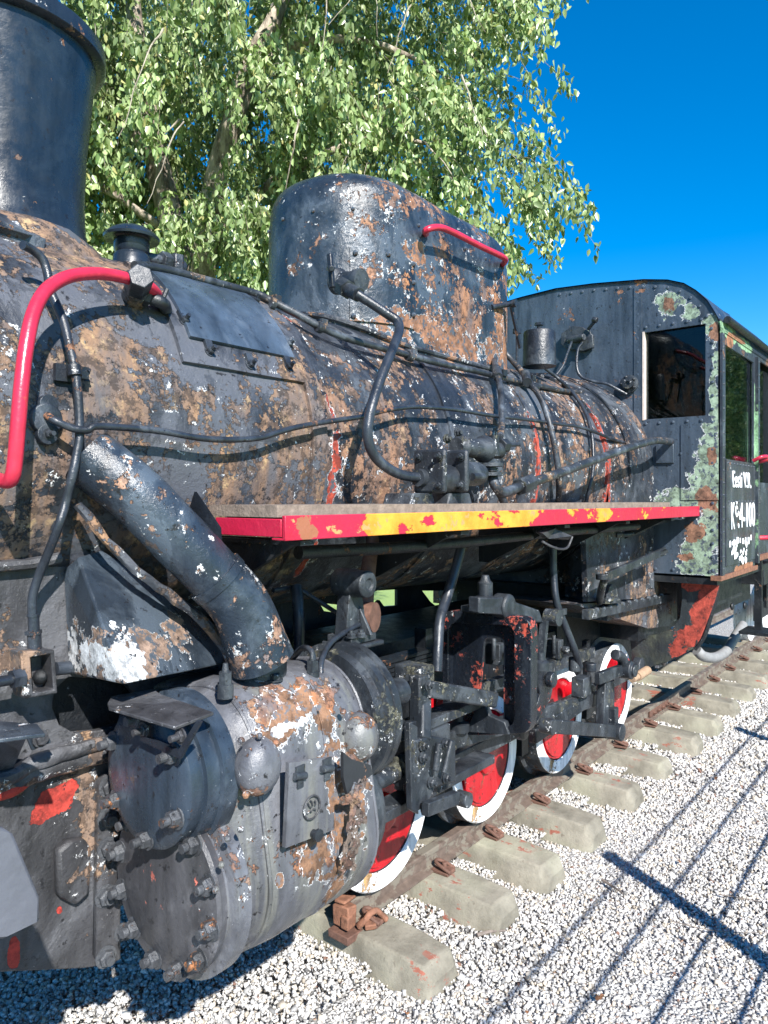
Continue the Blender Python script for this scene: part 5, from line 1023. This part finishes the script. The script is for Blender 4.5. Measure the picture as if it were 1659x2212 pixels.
def leaves(strands, size):
    Pn = []; Dn = []
    for a, d, L, k in strands:
        ts = nr.uniform(0, 1, k); a = np.array(a); d = np.array(d)
        ts = np.sqrt(ts); p = a[None]+d[None]*(ts*L)[:, None]+np.array([0, 0, -.55])[None]*(ts**2*L)[:, None]+nr.normal(0, .05, (k, 3)); Pn.append(p)
    P = np.concatenate(Pn); n = len(P)
    L = size*nr.uniform(.7, 1.25, n); W = L*nr.uniform(.46, .62, n)
    ax = nr.normal(0, .42, (n, 3))+np.array([0, 0, -.9]); ax /= np.linalg.norm(ax, axis=1)[:, None]      # leaves hang, point down
    sd = np.cross(ax, nr.normal(size=(n, 3))); sd /= np.linalg.norm(sd, axis=1)[:, None]; nm = np.cross(ax, sd)
    fold = nr.uniform(.1, .35, n)
    def pt(t, w, f): return P+ax*(L*t)[:, None]+sd*(W*w)[:, None]+nm*(W*f*fold)[:, None]
    V = np.stack([pt(0, 0, 0), pt(.3, -.46, 1), pt(.62, -.36, .9), pt(1.0, 0, .3), pt(.62, .36, .9), pt(.3, .46, 1)], 1)
    Fs = np.array([(0, 1, 2, 3), (0, 3, 4, 5)]); idx = (Fs[None]+6*np.arange(n)[:, None, None]).reshape(-1)
    me = bpy.data.meshes.new('crown'); me.vertices.add(n*6); me.vertices.foreach_set('co', V.reshape(-1).astype(np.float32))
    me.loops.add(len(idx)); me.loops.foreach_set('vertex_index', idx.astype(np.int32)); me.polygons.add(n*2)
    me.polygons.foreach_set('loop_start', (np.arange(n*2)*4).astype(np.int32)); me.polygons.foreach_set('loop_total', np.full(n*2, 4, np.int32)); me.update(calc_edges=True)
    k = nr.uniform(size=n)[:, None]; sh = np.repeat(nr.uniform(.65, 1.2, len(strands)), [q[3] for q in strands])[:, None]; c = (np.array([.12, .20, .05])*(1-k)+np.array([.44, .53, .25])*k)*sh; yl = nr.uniform(size=n) < .04; c[yl] = np.array([.42, .40, .16])
    ca = np.ones((n, 6, 4), np.float32); ca[:, :, :3] = c[:, None]; at = me.color_attributes.new('leaf', 'FLOAT_COLOR', 'POINT'); at.data.foreach_set('color', ca.reshape(-1))
    me.materials.append(M_leaf); return me
TC = Vector((6.7, 6.3, 0))
def W(s_, q, z): return TC+rv3*s_+fv3*q+Vector((0, 0, z))
from mathutils import noise as mn
tr = empty('poplar_tree', TC, 'large drooping poplar tree with pale bark spreading behind the boiler and dome', 'tree')
# crown volume: overlapping masses (s across the view, q away from the viewer, z up)
ell = [(-1.2, .6, 8.6, 2.9, 2.6, 4.6), (-4.3, .6, 8.0, 2.6, 2.4, 4.4), (.7, .2, 7.6, 2.05, 2.0, 3.3), (-2.6, .2, 5.6, 3.4, 1.8, 2.4), (1.15, -.2, 5.5, 1.75, 1.5, 1.6), (-6.3, 1.2, 8, 2.2, 2.2, 4.2), (1.2, .6, 9.4, 2.1, 2.0, 2.6), (-2.5, 3.2, 7.5, 4.5, 1.0, 4), (-1.5, 2.6, 5.0, 3.6, .8, 1.6)]
vol = [e[3]*e[4]*e[5] for e in ell]; strands = []; NS = 12500
for i in range(NS):
    e = ell[np.searchsorted(np.cumsum(vol)/sum(vol), nr.uniform())]
    d = nr.normal(size=3); d /= np.linalg.norm(d); r = nr.uniform(.25, 1)**.45
    s_, q, z = e[0]+d[0]*e[3]*r, e[1]+d[1]*e[4]*r, e[2]+d[2]*e[5]*r
    if z < 3.6 or z > 10.3: continue
    a = W(s_, q, z); nz = mn.noise(a*.9+Vector((3, 1, 2)))*.6+mn.noise(a*2.3)*.6
    if q < 1.2 and nz < .05: continue
    if q >= 1.2 and nz < -.35: continue
    dr = (rv3*(d[0]+.25)+fv3*(d[1]*.6-.2))*.6+Vector((0, 0, -.15-.35*nr.uniform())); strands.append((a, dr, nr.uniform(.3, .8), int(nr.uniform(30, 52)) if q < 1.2 else int(nr.uniform(14, 24))))
def clear(p, s0, z0, r): 
    d_ = Vector(p)-TC; return (d_.dot(rv3)-s0)**2+(d_.z-z0)**2*.5 > r*r or d_.dot(fv3) > .2
strands = [s_ for s_ in strands if clear(s_[0], -.7, 7.3, .2)]
co = bpy.data.objects.new('crown', leaves(strands, .098)); COL.objects.link(co); co.parent = tr; co.location = -TC
def limb(pts, r, name='limb'):
    o = obj(name, MB().tube(pts, r, 12, 5).wobble(.03, 5), M_bark, tr); return o
limb([W(-1.5, .9, -.1), W(-1.6, .9, 2), W(-1.7, .8, 4), W(-2.2, .7, 6), W(-2.5, .6, 8), W(-2.7, .6, 11)], [.34, .26, .2, .16, .1, .04], 'trunk')
limb([W(-1.7, .7, 4.2), W(-1.35, .1, 5.6), W(-.85, -.2, 6.9), W(-.45, -.1, 7.9), W(-.2, .2, 9.5)], [.16, .14, .12, .09, .05])
limb([W(-1.7, .6, 4.9), W(-.6, 0, 5.6), W(.5, -.3, 6.0), W(1.5, -.4, 5.9)], [.09, .07, .04, .02])
limb([W(-1.2, -.1, 6.7), W(-.2, -.4, 7.1), W(.8, -.5, 7.0), W(1.6, -.5, 6.6)], [.07, .05, .035, .015])
limb([W(-2.2, .6, 6.2), W(-3.2, .1, 7.0), W(-4.4, -.1, 7.3), W(-5.3, 0, 7.0)], [.09, .07, .05, .02])
limb([W(-2.0, .6, 5.2), W(-2.9, -.2, 5.6), W(-3.9, -.6, 5.5)], [.06, .04, .02])
for i in range(20):
    s0 = nr.uniform(-4.8, 1.6); z0 = nr.uniform(5.0, 8.5); q0 = nr.uniform(-1.9, -1.0); L = nr.uniform(.5, 1.2); dx = nr.uniform(-.7, .7)
    limb([W(s0, q0, z0), W(s0+dx*.4, q0-.05, z0-L*.35), W(s0+dx, q0-.05, z0-L)], [.011, .007, .003], 'twig')
tw = MB()
for a, d, L, k in strands:
    if (Vector(a)-TC).dot(fv3) > 1: continue
    a = Vector(a); pts = [a+d*(t_*L)+Vector((0, 0, -.55*t_*t_*L)) for t_ in (-.35, 0, .35, .7, 1)]
    o_ = len(tw.v); n3 = [Vector((1, 0, 0)), Vector((-.5, .86, 0)), Vector((-.5, -.86, 0))]
    for i, p in enumerate(pts):
        for q_ in n3: tw.v.append(tuple(p+q_*(.0055*(1-i*.17))))
    for i in range(4):
        for j in range(3): tw.f.append((o_+i*3+j, o_+i*3+(j+1) % 3, o_+i*3+3+(j+1) % 3, o_+i*3+3+j))
o = obj('fine_twigs', tw, M_bark, tr); o['kind'] = 'stuff'
note_kids(tr)
# trees beyond the fence on the other side, seen only in the cab windows
for x, y, rz, lab in ((27, -4.5, 1.1, 'first poplar beyond the wire fence, mirrored in the cab windows'), (38, -7.5, 2.6, 'farther poplar beyond the wire fence, mirrored in the cab windows')):
    c = copy_tree(tr); c.location = (x, y, -2.5); c.rotation_euler = (0, 0, rz); c['label'] = lab; c['group'] = 'trees mirrored in the windows'

# ================================================================== litter on the gravel
M_dead = plain('dead_leaf_brown', (.2, .09, .04), .8, .4, 40); M_twig = plain('grey_twig', (.16, .13, .11), .85, .4, 40)
def dead(u, v, s_, lab):
    c = PZ(u, v, -.008); r_ = random.Random(u); n = 9; m = MB()
    m.add([c+Vector((0, 0, .004))]+[c+Vector((s_*math.cos(6.283*k/n)*r_.uniform(.6, 1), s_*.7*math.sin(6.283*k/n)*r_.uniform(.6, 1), r_.uniform(-.003, .012))) for k in range(n)], [(0, 1+k, 1+(k+1) % n) for k in range(n)])
    tag(obj('dead_leaf', m, M_dead), lab, 'leaf', 'dead leaves on the gravel')
dead(1295, 2156, .022, 'largest curled brown dead leaf near the bottom of the photo'); dead(1468, 1862, .014, 'small brown dead leaf right of the thick post shadow start'); dead(1547, 1682, .02, 'brown dead leaf far up the gravel near the sleepers')
dead(1138, 2188, .012, 'reddish dead leaf near the bottom edge'); dead(880, 2190, .012, 'small dead leaf below the first sleeper end')
def twig(pts, r, lab):
    m = MB().tube([PZ(u, v, -.006) for u, v in pts], [r, r*.8, r*.5], 8, 4); tag(obj('twig', m, M_twig), lab, 'twig', 'twigs on the gravel')
twig([(1092, 1868), (1130, 1888), (1178, 1912)], .007, 'grey twig between the second and third sleeper ends')
twig([(1030, 2020), (1060, 2012), (1092, 2010)], .008, 'short thick grey twig right of the first sleeper end')
twig([(1300, 1900), (1335, 1922), (1345, 1930)], .006, 'dark twig beside the tip of the post shadow')
twig([(1552, 1932), (1600, 1940), (1645, 1948)], .003, 'thin straw-like twig near the right edge')
twig([(1450, 1990), (1540, 2010), (1659, 2016)], .002, 'very thin reddish stem crossing the post shadow')
